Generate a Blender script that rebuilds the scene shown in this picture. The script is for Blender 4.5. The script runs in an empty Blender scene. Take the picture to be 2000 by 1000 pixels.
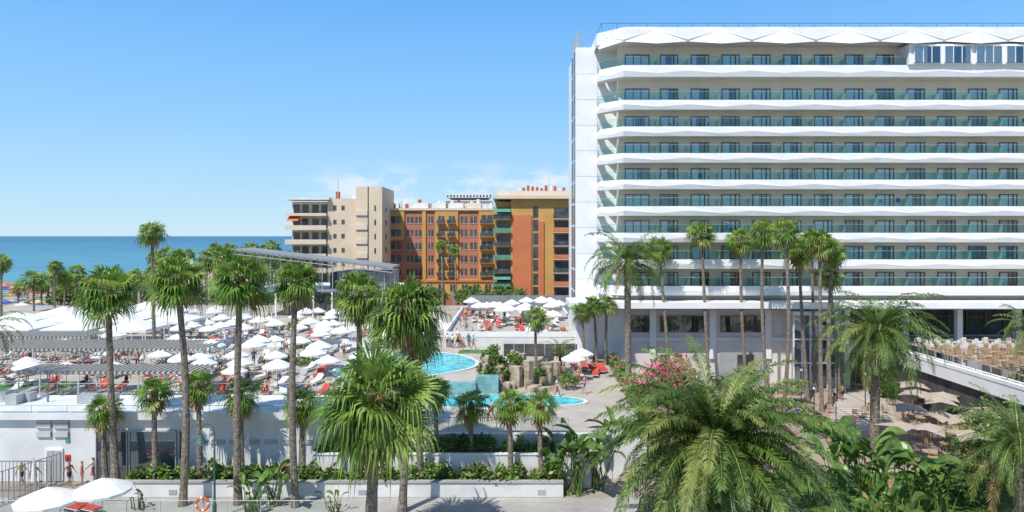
import bpy, bmesh, math, random
from mathutils import Vector, Matrix
R=random.Random(7)
F=1333.3; EYE=17.0
def sx(u,Y): return (u-1000)/F*Y          # metres from survey bearings
def sz(v,Y): return EYE-(v-461)/F*Y
def sy(v,z): return (EYE-z)*F/(v-461)
scene=bpy.context.scene
# ------------------------------------------------------------------ materials
def mat(name,c,r=.6,var=.12,scale=2.0,bump=0.0,bscale=None,spec=.4,metal=0,trans=0,c2=None,detail=4):
    m=bpy.data.materials.new(name); m.use_nodes=True; nt=m.node_tree; N=nt.nodes; L=nt.links
    b=N['Principled BSDF']; b.inputs['Roughness'].default_value=r
    b.inputs['Specular IOR Level'].default_value=spec; b.inputs['Metallic'].default_value=metal
    tc=N.new('ShaderNodeTexCoord'); no=N.new('ShaderNodeTexNoise'); no.inputs['Scale'].default_value=scale; no.inputs['Detail'].default_value=detail
    L.new(tc.outputs['Object'],no.inputs['Vector'])
    cr=N.new('ShaderNodeValToRGB'); L.new(no.outputs['Fac'],cr.inputs['Fac'])
    lo=[max(0,x*(1-var)) for x in c]; hi=[min(1,x*(1+var)) for x in (c2 or c)]
    cr.color_ramp.elements[0].position=.35; cr.color_ramp.elements[1].position=.65
    cr.color_ramp.elements[0].color=(*lo,1); cr.color_ramp.elements[1].color=(*hi,1)
    L.new(cr.outputs['Color'],b.inputs['Base Color'])
    if bump:
        n2=N.new('ShaderNodeTexNoise'); n2.inputs['Scale'].default_value=bscale or scale*4; n2.inputs['Detail'].default_value=5
        L.new(tc.outputs['Object'],n2.inputs['Vector'])
        bp=N.new('ShaderNodeBump'); bp.inputs['Strength'].default_value=bump; bp.inputs['Distance'].default_value=.1
        L.new(n2.outputs['Fac'],bp.inputs['Height']); L.new(bp.outputs['Normal'],b.inputs['Normal'])
    if trans:
        t=N.new('ShaderNodeBsdfTranslucent'); L.new(cr.outputs['Color'],t.inputs['Color'])
        mx=N.new('ShaderNodeMixShader'); mx.inputs[0].default_value=trans
        L.new(b.outputs[0],mx.inputs[1]); L.new(t.outputs[0],mx.inputs[2]); L.new(mx.outputs[0],N['Material Output'].inputs[0])
    return m
def paving(name,c1,c2,mortar,w=.6,h=.6,off=.5,ms=.012):
    m=bpy.data.materials.new(name); m.use_nodes=True; nt=m.node_tree; N=nt.nodes; L=nt.links
    b=N['Principled BSDF']; b.inputs['Roughness'].default_value=.75; b.inputs['Specular IOR Level'].default_value=.3
    tc=N.new('ShaderNodeTexCoord'); br=N.new('ShaderNodeTexBrick'); br.offset=off
    br.inputs['Scale'].default_value=1; br.inputs['Brick Width'].default_value=w; br.inputs['Row Height'].default_value=h
    br.inputs['Mortar Size'].default_value=ms; br.inputs['Color1'].default_value=(*c1,1); br.inputs['Color2'].default_value=(*c2,1); br.inputs['Mortar'].default_value=(*mortar,1)
    L.new(tc.outputs['Object'],br.inputs['Vector'])
    no=N.new('ShaderNodeTexNoise'); no.inputs['Scale'].default_value=.35; no.inputs['Detail'].default_value=6; L.new(tc.outputs['Object'],no.inputs['Vector'])
    cr=N.new('ShaderNodeValToRGB'); cr.color_ramp.elements[0].position=.3; cr.color_ramp.elements[1].position=.7
    cr.color_ramp.elements[0].color=(.72,.72,.72,1); cr.color_ramp.elements[1].color=(1,1,1,1); L.new(no.outputs['Fac'],cr.inputs['Fac'])
    mx=N.new('ShaderNodeMix'); mx.data_type='RGBA'; mx.blend_type='MULTIPLY'; mx.inputs[0].default_value=1
    L.new(br.outputs['Color'],mx.inputs[6]); L.new(cr.outputs['Color'],mx.inputs[7]); L.new(mx.outputs[2],b.inputs['Base Color'])
    return m
def glass(name,tint,gl=.2,rough=.03,gcol=(.9,.95,1)):
    m=bpy.data.materials.new(name); m.use_nodes=True; nt=m.node_tree; N=nt.nodes; L=nt.links
    N.remove(N['Principled BSDF'])
    t=N.new('ShaderNodeBsdfTransparent'); t.inputs[0].default_value=(*tint,1)
    g=N.new('ShaderNodeBsdfGlossy'); g.inputs['Roughness'].default_value=rough; g.inputs['Color'].default_value=(*gcol,1)
    d=N.new('ShaderNodeFresnel'); d.inputs[0].default_value=1.5
    ad=N.new('ShaderNodeMath'); ad.operation='ADD'; ad.inputs[1].default_value=gl; L.new(d.outputs[0],ad.inputs[0])
    mx=N.new('ShaderNodeMixShader'); L.new(ad.outputs[0],mx.inputs[0]); L.new(t.outputs[0],mx.inputs[1]); L.new(g.outputs[0],mx.inputs[2])
    L.new(mx.outputs[0],N['Material Output'].inputs[0]); return m
M={}
M['white']=mat('white_render',(.78,.78,.79),.55,.04,.6)
M['white2']=mat('white_wall_paint',(.66,.655,.65),.7,.10,.5,detail=8)
M['cream']=mat('cream_render',(.82,.74,.61),.8,.04,.5)
M['soffit']=mat('soffit_paint',(.80,.78,.73),.8,.03,.5)
M['pink']=mat('stone_beige_wall',(.66,.60,.57),.8,.05,.7)
M['canvas']=mat('white_canvas',(.80,.79,.77),.85,.05,2,trans=.12)
M['taupe']=mat('taupe_canvas',(.44,.36,.30),.9,.06,2,trans=.1)
M['brownframe']=mat('brown_window_frame',(.17,.10,.06),.5,.1,2)
M['darkframe']=mat('dark_frame',(.04,.045,.05),.5,.1,2)
M['grey']=mat('grey_panel',(.25,.26,.27),.5,.1,1)
M['lgrey']=mat('light_grey_metal',(.45,.46,.47),.4,.08,1,metal=.3)
M['room_shade']=mat('dark_room_and_shade',(.08,.08,.08),.9,.3,1)
M['room_shade2']=mat('blue_blind',(.10,.19,.30),.7,.3,1)
M['curtain']=mat('curtain_cloth',(.80,.82,.82),.9,.12,5)
M['pane']=glass('window_pane',(.85,.9,.9),.12)
M['railglass']=glass('balcony_glass',(.74,.95,.90),.0,.05)
M['clearglass']=glass('clear_glass',(.86,.93,.92),.0,.03)
M['divglass']=mat('frosted_green_glass',(.42,.68,.61),.25,.08,1,trans=.5)
M['blackmetal']=mat('black_metal',(.05,.05,.05),.4,.1,3)
M['fan']=mat('fan_palm_leaf',(.10,.185,.025),.38,.45,1.2,trans=.36,c2=(.15,.26,.04))
M['fan2']=mat('fan_palm_leaf_light',(.22,.32,.055),.38,.3,1.2,trans=.38,c2=(.30,.40,.09))
M['phx']=mat('date_palm_leaf',(.075,.135,.024),.42,.45,.9,trans=.25,c2=(.125,.20,.045))
M['phx2']=mat('date_palm_leaf_yellow',(.24,.28,.075),.45,.3,1,trans=.25)
M['dead']=mat('dead_palm_leaf',(.33,.21,.10),.8,.35,2,trans=.15)
M['boot']=mat('palm_boot_fibre',(.22,.11,.055),.9,.4,6,.6)
M['trunk']=mat('palm_trunk_bark',(.22,.18,.14),.9,.4,5,1.0,9)
M['ban']=mat('strelitzia_leaf',(.07,.155,.03),.30,.4,1.5,trans=.3,c2=(.12,.23,.05))
M['bush']=mat('shrub_leaf',(.06,.115,.02),.5,.45,.8,trans=.28,c2=(.10,.17,.03))
M['bush2']=mat('shrub_leaf_light',(.15,.23,.05),.5,.4,.8,trans=.3)
M['flower']=mat('oleander_flower',(.78,.15,.27),.6,.2,2,trans=.2)
M['soil']=mat('soil',(.14,.085,.05),.95,.4,2,.5)
M['lawn']=mat('lawn_grass',(.09,.16,.025),.9,.35,1.5,.8,30)
M['turf']=mat('artificial_turf',(.09,.19,.05),.9,.2,1.5,.5,30)
M['sand']=mat('beach_sand',(.43,.33,.22),.95,.14,.15,.4,2)
M['land']=mat('town_ground',(.30,.26,.21),.95,.25,.06)
M['water']=mat('pool_water',(.05,.46,.54),.08,.25,1.3,.25,2.5,spec=.5,c2=(.10,.60,.66))
M['tile']=mat('pool_tile',(.20,.38,.38),.3,.2,2)
M['rock']=mat('beige_rock',(.40,.33,.25),.9,.35,1.2,.8,5)
M['red']=mat('red_cushion',(.50,.065,.045),.8,.15,2)
M['redd']=mat('red_towel',(.5,.05,.05),.9,.2,2)
M['wht_c']=mat('white_cushion',(.70,.69,.67),.85,.08,2)
M['grc']=mat('grey_cushion',(.38,.36,.34),.85,.1,2)
M['wood']=mat('light_wood',(.40,.27,.16),.6,.15,3)
M['slat']=mat('pergola_slat',(.42,.39,.35),.7,.1,2)
M['terra']=mat('terracotta_facade',(.42,.17,.105),.85,.09,.3)
M['orange']=mat('orange_facade',(.55,.18,.075),.85,.08,.3)
M['must']=mat('mustard_facade',(.52,.30,.095),.85,.08,.3)
M['beige']=mat('beige_facade',(.64,.52,.385),.85,.06,.3)
M['beige2']=mat('beige_band',(.66,.56,.45),.8,.05,.3)
M['greenawn']=mat('green_awning',(.10,.27,.19),.8,.2,3)
M['orawn']=mat('orange_awning',(.60,.15,.05),.8,.1,3)
M['winb']=mat('distant_window',(.065,.07,.075),.15,.5,.6,spec=.6)
M['redroof']=mat('red_chimney',(.42,.09,.05),.8,.15,2)
M['lampgreen']=mat('lamp_green_paint',(.045,.12,.10),.4,.1,3)
M['skin']=mat('skin',(.50,.29,.20),.6,.08,6)
M['skin2']=mat('tanned_skin',(.33,.18,.11),.6,.08,6)
M['hair']=mat('brown_hair',(.06,.035,.02),.7,.2,20)
M['blue']=mat('blue_cloth',(.03,.12,.45),.8,.1,5)
M['navy']=mat('navy_cloth',(.03,.04,.08),.8,.1,5)
M['whitecl']=mat('white_cloth',(.72,.72,.70),.8,.05,5)
M['teal']=mat('teal_cloth',(.04,.32,.33),.8,.1,5)
M['yellow']=mat('yellow_cloth',(.75,.55,.06),.8,.1,5)
M['pave']=paving('terrace_paving',(.53,.47,.41),(.47,.42,.365),(.33,.30,.26))
M['pavew']=paving('light_street_paving',(.47,.45,.42),(.41,.39,.37),(.29,.28,.26),.5,.3)
M['paver']=paving('garden_paving',(.48,.345,.28),(.41,.31,.25),(.29,.23,.19),.4,.2)
M['boards']=paving('striped_path',(.58,.52,.46),(.52,.47,.41),(.16,.14,.12),4,.75,0,.06)
# ------------------------------------------------------------------ mesh builder
class MB:
    def __init__(s): s.v=[]; s.f=[]; s.m=[]; s.mats=[]
    def mi(s,k):
        if k not in s.mats: s.mats.append(k)
        return s.mats.index(k)
    def add(s,vs,fs,k):
        o=len(s.v); s.v+= [tuple(p) for p in vs]; i=s.mi(k)
        for f in fs: s.f.append(tuple(a+o for a in f)); s.m.append(i)
    def box(s,x0,x1,y0,y1,z0,z1,k):
        s.add([(x0,y0,z0),(x1,y0,z0),(x1,y1,z0),(x0,y1,z0),(x0,y0,z1),(x1,y0,z1),(x1,y1,z1),(x0,y1,z1)],
          [(0,3,2,1),(4,5,6,7),(0,1,5,4),(1,2,6,5),(2,3,7,6),(3,0,4,7)],k)
    def prism(s,pts,z0,z1,k):
        n=len(pts); s.add([(x,y,z0) for x,y in pts]+[(x,y,z1) for x,y in pts],
          [tuple(range(n-1,-1,-1)),tuple(range(n,2*n))]+[(i,(i+1)%n,n+(i+1)%n,n+i) for i in range(n)],k)
    def quad(s,a,b,c,d,k): s.add([a,b,c,d],[(0,1,2,3)],k)
    def tube(s,pts,rad,k,n=8,cap=True):
        vs=[];fs=[]
        P=[Vector(p) for p in pts]
        for i,p in enumerate(P):
            d=(P[min(i+1,len(P)-1)]-P[max(i-1,0)]).normalized()
            a=Vector((1,0,0)) if abs(d.x)<.8 else Vector((0,1,0))
            e=d.cross(a).normalized(); g=d.cross(e)
            r=rad[i] if isinstance(rad,(list,tuple)) else rad
            for j in range(n):
                t=2*math.pi*j/n; vs.append(p+e*math.cos(t)*r+g*math.sin(t)*r)
        for i in range(len(P)-1):
            for j in range(n):
                fs.append((i*n+j,i*n+(j+1)%n,(i+1)*n+(j+1)%n,(i+1)*n+j))
        if cap: fs.append(tuple(range(n-1,-1,-1))); fs.append(tuple(range((len(P)-1)*n,len(P)*n)))
        s.add(vs,fs,k)
    def mesh(s,name,smooth=False):
        me=bpy.data.meshes.new(name); me.from_pydata(s.v,[],s.f)
        for k in s.mats: me.materials.append(M[k])
        me.polygons.foreach_set('material_index',s.m)
        if smooth: me.polygons.foreach_set('use_smooth',[True]*len(s.f))
        me.update(); return me
def link(name,me,loc=(0,0,0),rot=0,sc=1,parent=None):
    o=bpy.data.objects.new(name,me); scene.collection.objects.link(o); o.location=loc; o.rotation_euler=(0,0,rot)
    o.scale=(sc,sc,sc) if not isinstance(sc,tuple) else sc
    if parent: o.parent=parent
    return o
def empty(name):
    o=bpy.data.objects.new(name,None); scene.collection.objects.link(o); return o
def make(name,mb,parent=None,smooth=False): return link(name,mb.mesh(name,smooth),parent=parent)
# ------------------------------------------------------------------ plants
def fan_leaf(mb,o,d,L,k,n=20,droop=.35,rr=R):
    d=d.normalized(); side=d.cross(Vector((0,0,1)))
    if side.length<.05: side=Vector((1,0,0))
    side.normalize(); tw=rr.uniform(-.6,.6); nn=side.cross(d).normalized()
    side=(side*math.cos(tw)+nn*math.sin(tw)).normalized(); nn=side.cross(d).normalized()
    pet=L*rr.uniform(.34,.48); bl=L-pet
    hub=o+d*pet+Vector((0,0,-.06*L))
    w=.018*L+.012
    mb.quad(o-side*w,o+side*w,hub+side*w*.6,hub-side*w*.6,'phx2' if k!='dead' else k)
    span=1.95; da=2*span/n; g=Vector((0,0,-1))
    vs=[hub]; fs=[]
    for i in range(n):
        a=-span+da*(i+.5)+rr.uniform(-.05,.05)
        s=d*math.cos(a)+side*math.sin(a)
        r=bl*(.78+.26*math.cos(a*.8))*rr.uniform(.82,1.1)
        up=nn*(.14*r*abs(math.sin(a)))
        t=(-d*math.sin(a)+side*math.cos(a))
        ww=r*.55*da*.46
        mid=hub+s*r*.55+up+g*droop*r*.05
        p2=hub+s*r*.80+up*1.1+g*droop*r*.22
        tip=hub+s*r*.95+up+g*droop*r*rr.uniform(.5,1.3)
        b=len(vs); vs+=[mid-t*ww,mid+t*ww,p2-t*ww*.6,p2+t*ww*.6,tip]
        fs+=[(0,b,b+1),(b,b+2,b+3,b+1),(b+2,b+4,b+3)]
    mb.add(vs,fs,k)
def curve_trunk(base,top,n=9,bend=.02,rr=R):
    base=Vector(base); top=Vector(top); L=(top-base).length
    bx=rr.uniform(-1,1)*bend*L; by=rr.uniform(-1,1)*bend*L
    return [base.lerp(top,i/(n-1))+Vector((bx,by,0))*math.sin(math.pi*i/(n-1)) for i in range(n)]
def fan_palm(mb,base,top,rad,n=46,seg=20,tr=.25,skirt=1.3,seed=0,dead=8,low=-.75):
    rr=random.Random(seed)
    pts=curve_trunk(base,top,13,rr=rr); k=len(pts)
    mb.tube(pts,[tr*(1.25 if i==0 else 1.0-.3*i/(k-1))*rr.uniform(.95,1.06) for i in range(k)],'trunk',9)
    T=Vector(top)
    if skirt>0:
        d=(pts[-1]-pts[-2]).normalized()
        mb.tube([T-d*skirt,T-d*skirt*.5,T,T+d*.25],[tr*.85,tr*1.25,tr*1.2,tr*.4],'boot',9)
        for i in range(int(skirt*24)):
            a=rr.uniform(0,6.28); h=rr.uniform(0,skirt)
            o=T-d*h+Vector((math.cos(a),math.sin(a),0))*tr*.9
            e=o+Vector((math.cos(a)*.25,math.sin(a)*.25,rr.uniform(.1,.35)))
            s=Vector((-math.sin(a),math.cos(a),0))*.07
            mb.quad(o-s,o+s,e+s*.3,e-s*.3,'boot' if i%3 else 'dead')
    for i in range(n):
        f=(i+.5)/n; el=math.asin(max(-1,min(1,1-(1-low)*f**.95))); el=min(el,1.4)
        a=i*2.39996+rr.uniform(-.35,.35)
        d=Vector((math.cos(a)*math.cos(el),math.sin(a)*math.cos(el),math.sin(el)+rr.uniform(-.12,.12)))
        o=T+Vector((0,0,.12*(1-f)))
        key='fan2' if rr.random()<(.55 if f<.45 else .25) else 'fan'
        if f>.88 and rr.random()<.4: key='phx2'
        fan_leaf(mb,o,d,rad*rr.uniform(.78,1.15)*(1 if f>.15 else .85),key,seg,.25+.5*f,rr)
    for i in range(dead):
        a=rr.uniform(0,6.28); el=rr.uniform(-1.35,-.9)
        d=Vector((math.cos(a)*math.cos(el),math.sin(a)*math.cos(el),math.sin(el)))
        fan_leaf(mb,T-Vector((0,0,rr.uniform(.1,.4))),d,rad*rr.uniform(.6,.95),'dead',max(8,seg-6),.3,rr)
def frond(mb,o,az,el,L,k,n=34,w=.42,curl=1.5,rr=R,wid=.028):
    seg=10; p=Vector(o); pts=[p.copy()]; e=el; dirs=[]
    ca,sa=math.cos(az),math.sin(az)
    for i in range(seg):
        d=Vector((ca*math.cos(e),sa*math.cos(e),math.sin(e))); dirs.append(d); p=p+d*L/seg; pts.append(p.copy())
        e-=curl/seg*(.5+i/seg)
        e=max(e,-1.45)
    dirs.append(dirs[-1]); side=Vector((-sa,ca,0))
    vs=[];fs=[]
    for i,q in enumerate(pts):
        ww=.05*(1-i/seg)+.008; vs+= [q-side*ww,q+side*ww]
        if i: b=2*i; fs.append((b-2,b-1,b+1,b))
    mb.add(vs,fs,'phx2')
    vs=[];fs=[]
    tw=rr.uniform(-.6,.6)
    for j in range(n):
        t=.10+.9*(j+.5)/n; f=t*seg; i=min(int(f),seg-1); q=pts[i].lerp(pts[i+1],f-i); d=dirs[i]
        nn=side.cross(d).normalized()*-1
        if nn.z<0: nn=-nn
        ll=w*L*.34*(math.sin(math.pi*min(1,t*.85+.12))**.6)*rr.uniform(.75,1.15)
        for sg in (-1,1):
            s=(side*sg*math.cos(tw*sg)+nn*(.32+rr.uniform(-.35,.35))).normalized()
            dr=(s*.75+d*rr.uniform(.5,.8)).normalized()
            mid=q+dr*ll*.5
            tip=q+dr*ll+Vector((0,0,-ll*rr.uniform(.15,.65)))
            wd=d*wid*max(1,L/3.5)
            b=len(vs); vs+=[q-wd*.5,mid-wd,tip,mid+wd]; fs.append((b,b+1,b+2,b+3))
    mb.add(vs,fs,k)
def date_palm(mb,base,top,L,n=60,leaf=34,tr=.28,seed=0,low=-.6,w=.42,curl=1.5,wid=.028):
    rr=random.Random(seed); pts=curve_trunk(base,top,8,.01,rr); k=len(pts)
    mb.tube(pts,[tr*(1.15 if i==0 else 1) for i in range(k)],'trunk',10)
    T=Vector(top); mb.tube([T-Vector((0,0,1.2)),T-Vector((0,0,.4)),T+Vector((0,0,.3))],[tr*1.0,tr*1.7,tr*.6],'boot',10)
    for i in range(n):
        f=(i+.5)/n; el=1.35-(1.35-low)*f**.8+rr.uniform(-.12,.12)
        a=i*2.39996+rr.uniform(-.3,.3)
        q=rr.random(); key='phx2' if q<.08 or f>.95 else ('bush' if q<.38 else 'phx')
        if f>.97 and rr.random()<.5: key='dead'
        frond(mb,T+Vector((math.cos(a)*tr*.6,math.sin(a)*tr*.6,.2*(1-f))),a,el,L*rr.uniform(.75,1.12),key,leaf,w,curl*rr.uniform(.7,1.3),rr,wid)
def bush(mb,c,r,n,size,ks,seed=0):
    rr=random.Random(seed+int(c[0]*13+c[1]*7))
    for i in range(n):
        a=rr.uniform(0,6.283); z=rr.uniform(-.35,1); q=math.sqrt(max(0,1-z*z)); s=rr.uniform(.6,1.0)*(1+.18*math.sin(a*3+z*4))
        p=Vector((c[0]+r[0]*q*math.cos(a)*s,c[1]+r[1]*q*math.sin(a)*s,c[2]+r[2]*z*s))
        d=Vector((rr.gauss(0,1),rr.gauss(0,1),rr.gauss(0,.7)+.4)).normalized(); e=d.orthogonal().normalized()
        l=size*rr.uniform(.6,1.3); w=l*.28
        mb.add([p,p+d*l*.5+e*w,p+d*l,p+d*l*.5-e*w],[(0,1,2,3)],ks[rr.randrange(len(ks))])
def strelitzia(mb,c,h,n,seed=0,sp=.8):
    rr=random.Random(seed)
    for i in range(n):
        a=rr.uniform(0,6.28); H=h*rr.uniform(.45,1.0); lean=rr.uniform(.12,.6)
        b=Vector((c[0]+rr.uniform(-sp,sp)*.6,c[1]+rr.uniform(-sp,sp)*.6,c[2]))
        dr=Vector((math.cos(a),math.sin(a),0))
        t=b+dr*lean*H*.5+Vector((0,0,H*.6))
        mb.tube([b,b.lerp(t,.5)+Vector((0,0,.05)),t],[.05,.035,.02],'bush2',5,False)
        L=H*rr.uniform(.36,.46); side=Vector((-dr.y,dr.x,0)); e=1.3-lean*.8; p=t; seg=7; rows=[]
        tw=rr.uniform(-1.1,1.1)
        for j in range(seg+1):
            f=j/seg; wd=L*.17*math.sin(math.pi*min(1,f*.93+.06))**.65
            s=side*math.cos(tw)+Vector((0,0,1))*math.sin(tw)
            jj=rr.uniform(.85,1.1)
            rows.append((p-s*wd*jj+Vector((0,0,wd*.5)),p.copy(),p+s*wd+Vector((0,0,wd*.5))))
            p=p+(dr*math.cos(e)+Vector((0,0,math.sin(e))))*L/seg; e-=rr.uniform(.12,.3)
        vs=[q for r_ in rows for q in r_]; fs=[]
        for j in range(seg):
            b0=j*3; fs+=[(b0,b0+1,b0+4,b0+3),(b0+1,b0+2,b0+5,b0+4)]
        q=rr.random(); mb.add(vs,fs,'ban' if q<.6 else ('bush2' if q<.85 else ('bush' if q<.95 else 'dead')))
# ------------------------------------------------------------------ land, beach, sea
coast=[(-185,-400),(-188,60),(-192,200),(-197,300),(-205,600),(-170,1200),(-20,1900),(600,2600),(3000,4200)]
mb=MB(); n=len(coast)
def off(o): return [(x+o,y) for x,y in coast]
rows=[(off(-60),-6),(off(0),-2.55),(off(70),-.4),(off(80),-.02)]
for a in range(3):
    (p,z0),(q,z1)=rows[a],rows[a+1]
    for i in range(n-1):
        mb.quad((*p[i],z0),(*q[i],z1),(*q[i+1],z1),(*p[i+1],z0),'sand')
q=off(80)
for i in range(n-1): mb.quad((*q[i],-.02),(9000,q[i][1],-.02),(9000,q[i+1][1],-.02),(*q[i+1],-.02),'land')
make('ground',mb)
sea=bpy.data.materials.new('sea_water'); sea.use_nodes=True; nt=sea.node_tree; N=nt.nodes; L=nt.links; b=N['Principled BSDF']
b.inputs['Roughness'].default_value=.35; b.inputs['Specular IOR Level'].default_value=.2
tc=N.new('ShaderNodeTexCoord'); sp=N.new('ShaderNodeSeparateXYZ'); L.new(tc.outputs['Object'],sp.inputs[0])
mr=N.new('ShaderNodeMapRange'); mr.inputs[1].default_value=250; mr.inputs[2].default_value=3000; L.new(sp.outputs[1],mr.inputs[0])
cr=N.new('ShaderNodeValToRGB'); cr.color_ramp.elements[0].color=(.085,.27,.32,1); cr.color_ramp.elements[1].color=(.022,.125,.23,1); e=cr.color_ramp.elements.new(.25); e.color=(.045,.19,.28,1)
L.new(mr.outputs[0],cr.inputs[0])
mp=N.new('ShaderNodeMapping'); mp.inputs['Scale'].default_value=(.012,.04,1); L.new(tc.outputs['Object'],mp.inputs[0])
no=N.new('ShaderNodeTexNoise'); no.inputs['Scale'].default_value=1; no.inputs['Detail'].default_value=8; L.new(mp.outputs[0],no.inputs[0])
mx=N.new('ShaderNodeMix'); mx.data_type='RGBA'; mx.blend_type='MULTIPLY'; mx.inputs[0].default_value=.8
c2=N.new('ShaderNodeValToRGB'); c2.color_ramp.elements[0].position=.3; c2.color_ramp.elements[0].color=(.7,.7,.7,1); c2.color_ramp.elements[1].position=.7; c2.color_ramp.elements[1].color=(1.2,1.2,1.2,1)
L.new(no.outputs[0],c2.inputs[0]); L.new(cr.outputs[0],mx.inputs[6]); L.new(c2.outputs[0],mx.inputs[7]); L.new(mx.outputs[2],b.inputs['Base Color'])
bp=N.new('ShaderNodeBump'); bp.inputs['Strength'].default_value=.4; n3=N.new('ShaderNodeTexNoise'); n3.inputs['Scale'].default_value=.4; n3.inputs['Detail'].default_value=6
L.new(tc.outputs['Object'],n3.inputs[0]); L.new(n3.outputs[0],bp.inputs['Height']); L.new(bp.outputs[0],b.inputs['Normal'])
M['sea']=sea
mb=MB(); mb.quad((-60000,-3000,-2.5),(60000,-3000,-2.5),(60000,60000,-2.5),(-60000,60000,-2.5),'sea'); make('sea',mb)
# ------------------------------------------------------------------ street + lower garden
mb=MB(); mb.prism([(-60,28),(30,28),(30,44.3),(-60,44.3)],-.3,.02,'pavew'); make('street_pavement',mb)
mb=MB(); mb.prism([(11.6,50),(42,50),(58,77),(11.6,77)],-.3,.03,'paver'); make('garden_pavement',mb)
mb=MB(); mb.prism([(sx(1620,sy(830,0)),sy(830,0)),(sx(1760,sy(860,0)),sy(860,0)),(sx(1735,sy(765,0)),sy(765,0)),(sx(1630,sy(765,0)),sy(765,0))],-.2,.06,'boards'); make('garden_path',mb)
mb=MB(); mb.prism([(18,36),(42,36),(42,49),(18,49)],-.3,.05,'lawn'); make('lawn',mb)
# ------------------------------------------------------------------ raised pool terraces
mb=MB()
mb.prism([(-120,52.2),(-15,52.2),(-14,58),(-9,60.2),(-3.4,61.2),(-1.5,68),(-2,79.9),(-8,80),(-8,128),(-120,128)],-.2,4.0,'pave')
make('upper_terrace',mb)
mb=MB()
mb.prism([(-15,48.3),(9.4,48.3),(11.2,76),(11,79.5),(-2.1,79.5),(-1.6,68),(-3.5,61.1),(-9,60.0),(-14,57.8),(-15,52.1)],-.2,3.0,'pave')
mb.box(-15,9.5,48.0,48.3,-.2,3.1,'white2')
make('lower_terrace',mb)
def blob(cx,cy,rx,ry,n=44,w=.12,ph=0):
    return [(cx+rx*math.cos(t)*(1+w*math.sin(2*t+ph)+w*.6*math.cos(3*t+ph)),cy+ry*math.sin(t)*(1+w*math.sin(2*t+ph))) for t in [2*math.pi*i/n for i in range(n)]]
def pool(name,pts,z,depthcol='water'):
    mb=MB(); n=len(pts); cx=sum(p[0] for p in pts)/n; cy=sum(p[1] for p in pts)/n
    mb.add([(x,y,z+.03) for x,y in pts],[tuple(range(n))],'water')
    o=[(x+(x-cx)*.05+.0,y+(y-cy)*.05) for x,y in pts]
    for i in range(n):
        j=(i+1)%n
        mb.quad((*pts[i],z+.10),(*o[i],z+.10),(*o[j],z+.10),(*pts[j],z+.10),'white2')
        mb.quad((*pts[i],z+.10),(*pts[j],z+.10),(*pts[j],z-.02),(*pts[i],z-.02),'tile')
        mb.quad((*o[i],z+.10),(*o[i],z-.02),(*o[j],z-.02),(*o[j],z+.10),'white2')
    make(name,mb)
pool('swimming_pool',blob(-10.6,68.6,6.2,7.2,ph=.4),4.0)
pool('swimming_pool',blob(-1.0,57.7,6.2,2.6,ph=1.2),3.0)
mb=MB()
mb.box(-7.5,-3.2,59.9,60.6,3.0,4.12,'tile'); mb.box(-3.2,-1.2,60.7,61.6,3.0,4.5,'tile')
make('pool_cascade_wall',mb)
# rocks
mb=MB(); rr=random.Random(3)
for i in range(52):
    x=rr.uniform(-3.2,4.2); y=62+abs(x)*.4+rr.uniform(0,6); h=rr.uniform(.6,3.0)*(1-.09*abs(x)); w=rr.uniform(.25,.62)
    a=rr.uniform(-.3,.3)
    pts=[(x+w*math.cos(a+k*math.pi/3)*rr.uniform(.75,1.15),y+w*math.sin(a+k*math.pi/3)*rr.uniform(.75,1.15)) for k in range(6)]
    mb.prism(pts,2.9,3+h,'rock')
for i in range(18):
    x=-4+rr.uniform(-1.5,8); y=61.2+rr.uniform(0,1.5)
    pts=[(x+rr.uniform(.25,.55)*math.cos(k*1.05),y+rr.uniform(.25,.5)*math.sin(k*1.05)) for k in range(6)]
    mb.prism(pts,2.9,3+rr.uniform(.2,.8),'rock')
make('rock_waterfall',mb)
mb=MB()
for i in range(13):
    x=rr.uniform(-3.5,3.8); y=rr.uniform(62,71); bush(mb,(x,y,rr.uniform(3.6,5.4)),(.6,.6,.6),170,.35,['bush','bush2'],i)
bush(mb,(5.2,62.5,3.6),(.9,.9,.9),700,.22,['bush','bush2'],99)
make('rockery_shrubs',mb)
mb=MB(); mb.box(-8,8.2,80.1,108,-.2,5.1,'white2'); mb.box(-7.8,8.0,80.3,107.8,5.1,5.14,'pave')
for (a,b_,c,d) in ((-8,8.2,80.1,80.35),(-8,-7.75,80.4,108),(7.95,8.2,80.4,108)): mb.box(a,b_,c,d,5.15,5.75,'white')
mb.box(-1,7.6,79.95,80.08,3.0,4.35,'room_shade')
for i in range(8): mb.box(-1+i*1.2,-.92+i*1.2,79.85,79.94,3,4.4,'lgrey')
make('sun_terrace',mb)
# ------------------------------------------------------------------ left service building
bld=empty('white_terrace_building')
mb=MB(); X0=-60; X1=sx(620,47.3)
mb.box(X0,X1,47.3,52.1,0,4.35,'white2')
mb.box(X0,X1-.0,46.9,52.15,4.36,4.85,'white2')
mb.box(X1+.01,X1+.3,47.2,52.1,0,5.0,'white')
rr=random.Random(60)
for i in range(9):
    x=rr.uniform(-45,-16); y=rr.uniform(48.5,51); mb.box(x,x+rr.uniform(.6,1.3),y,y+.8,4.86,4.86+rr.uniform(.3,.7),'lgrey')
for i in range(6): mb.tube([(-44+i*5,50,4.86),(-44+i*5,50,5.5)],.08,'grey',6)
make('walls',mb,bld)
mb=MB()
def zv(v,Y=47.3): return sz(v,Y)
def xu(u,Y=47.3): return sx(u,Y)
mb.box(xu(90),xu(124),47.2,47.29,0.02,zv(875),'white'); mb.box(xu(94),xu(106.5),47.15,47.19,.1,zv(879),'lgrey'); mb.box(xu(107.5),xu(120),47.15,47.19,.1,zv(879),'lgrey')
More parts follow.
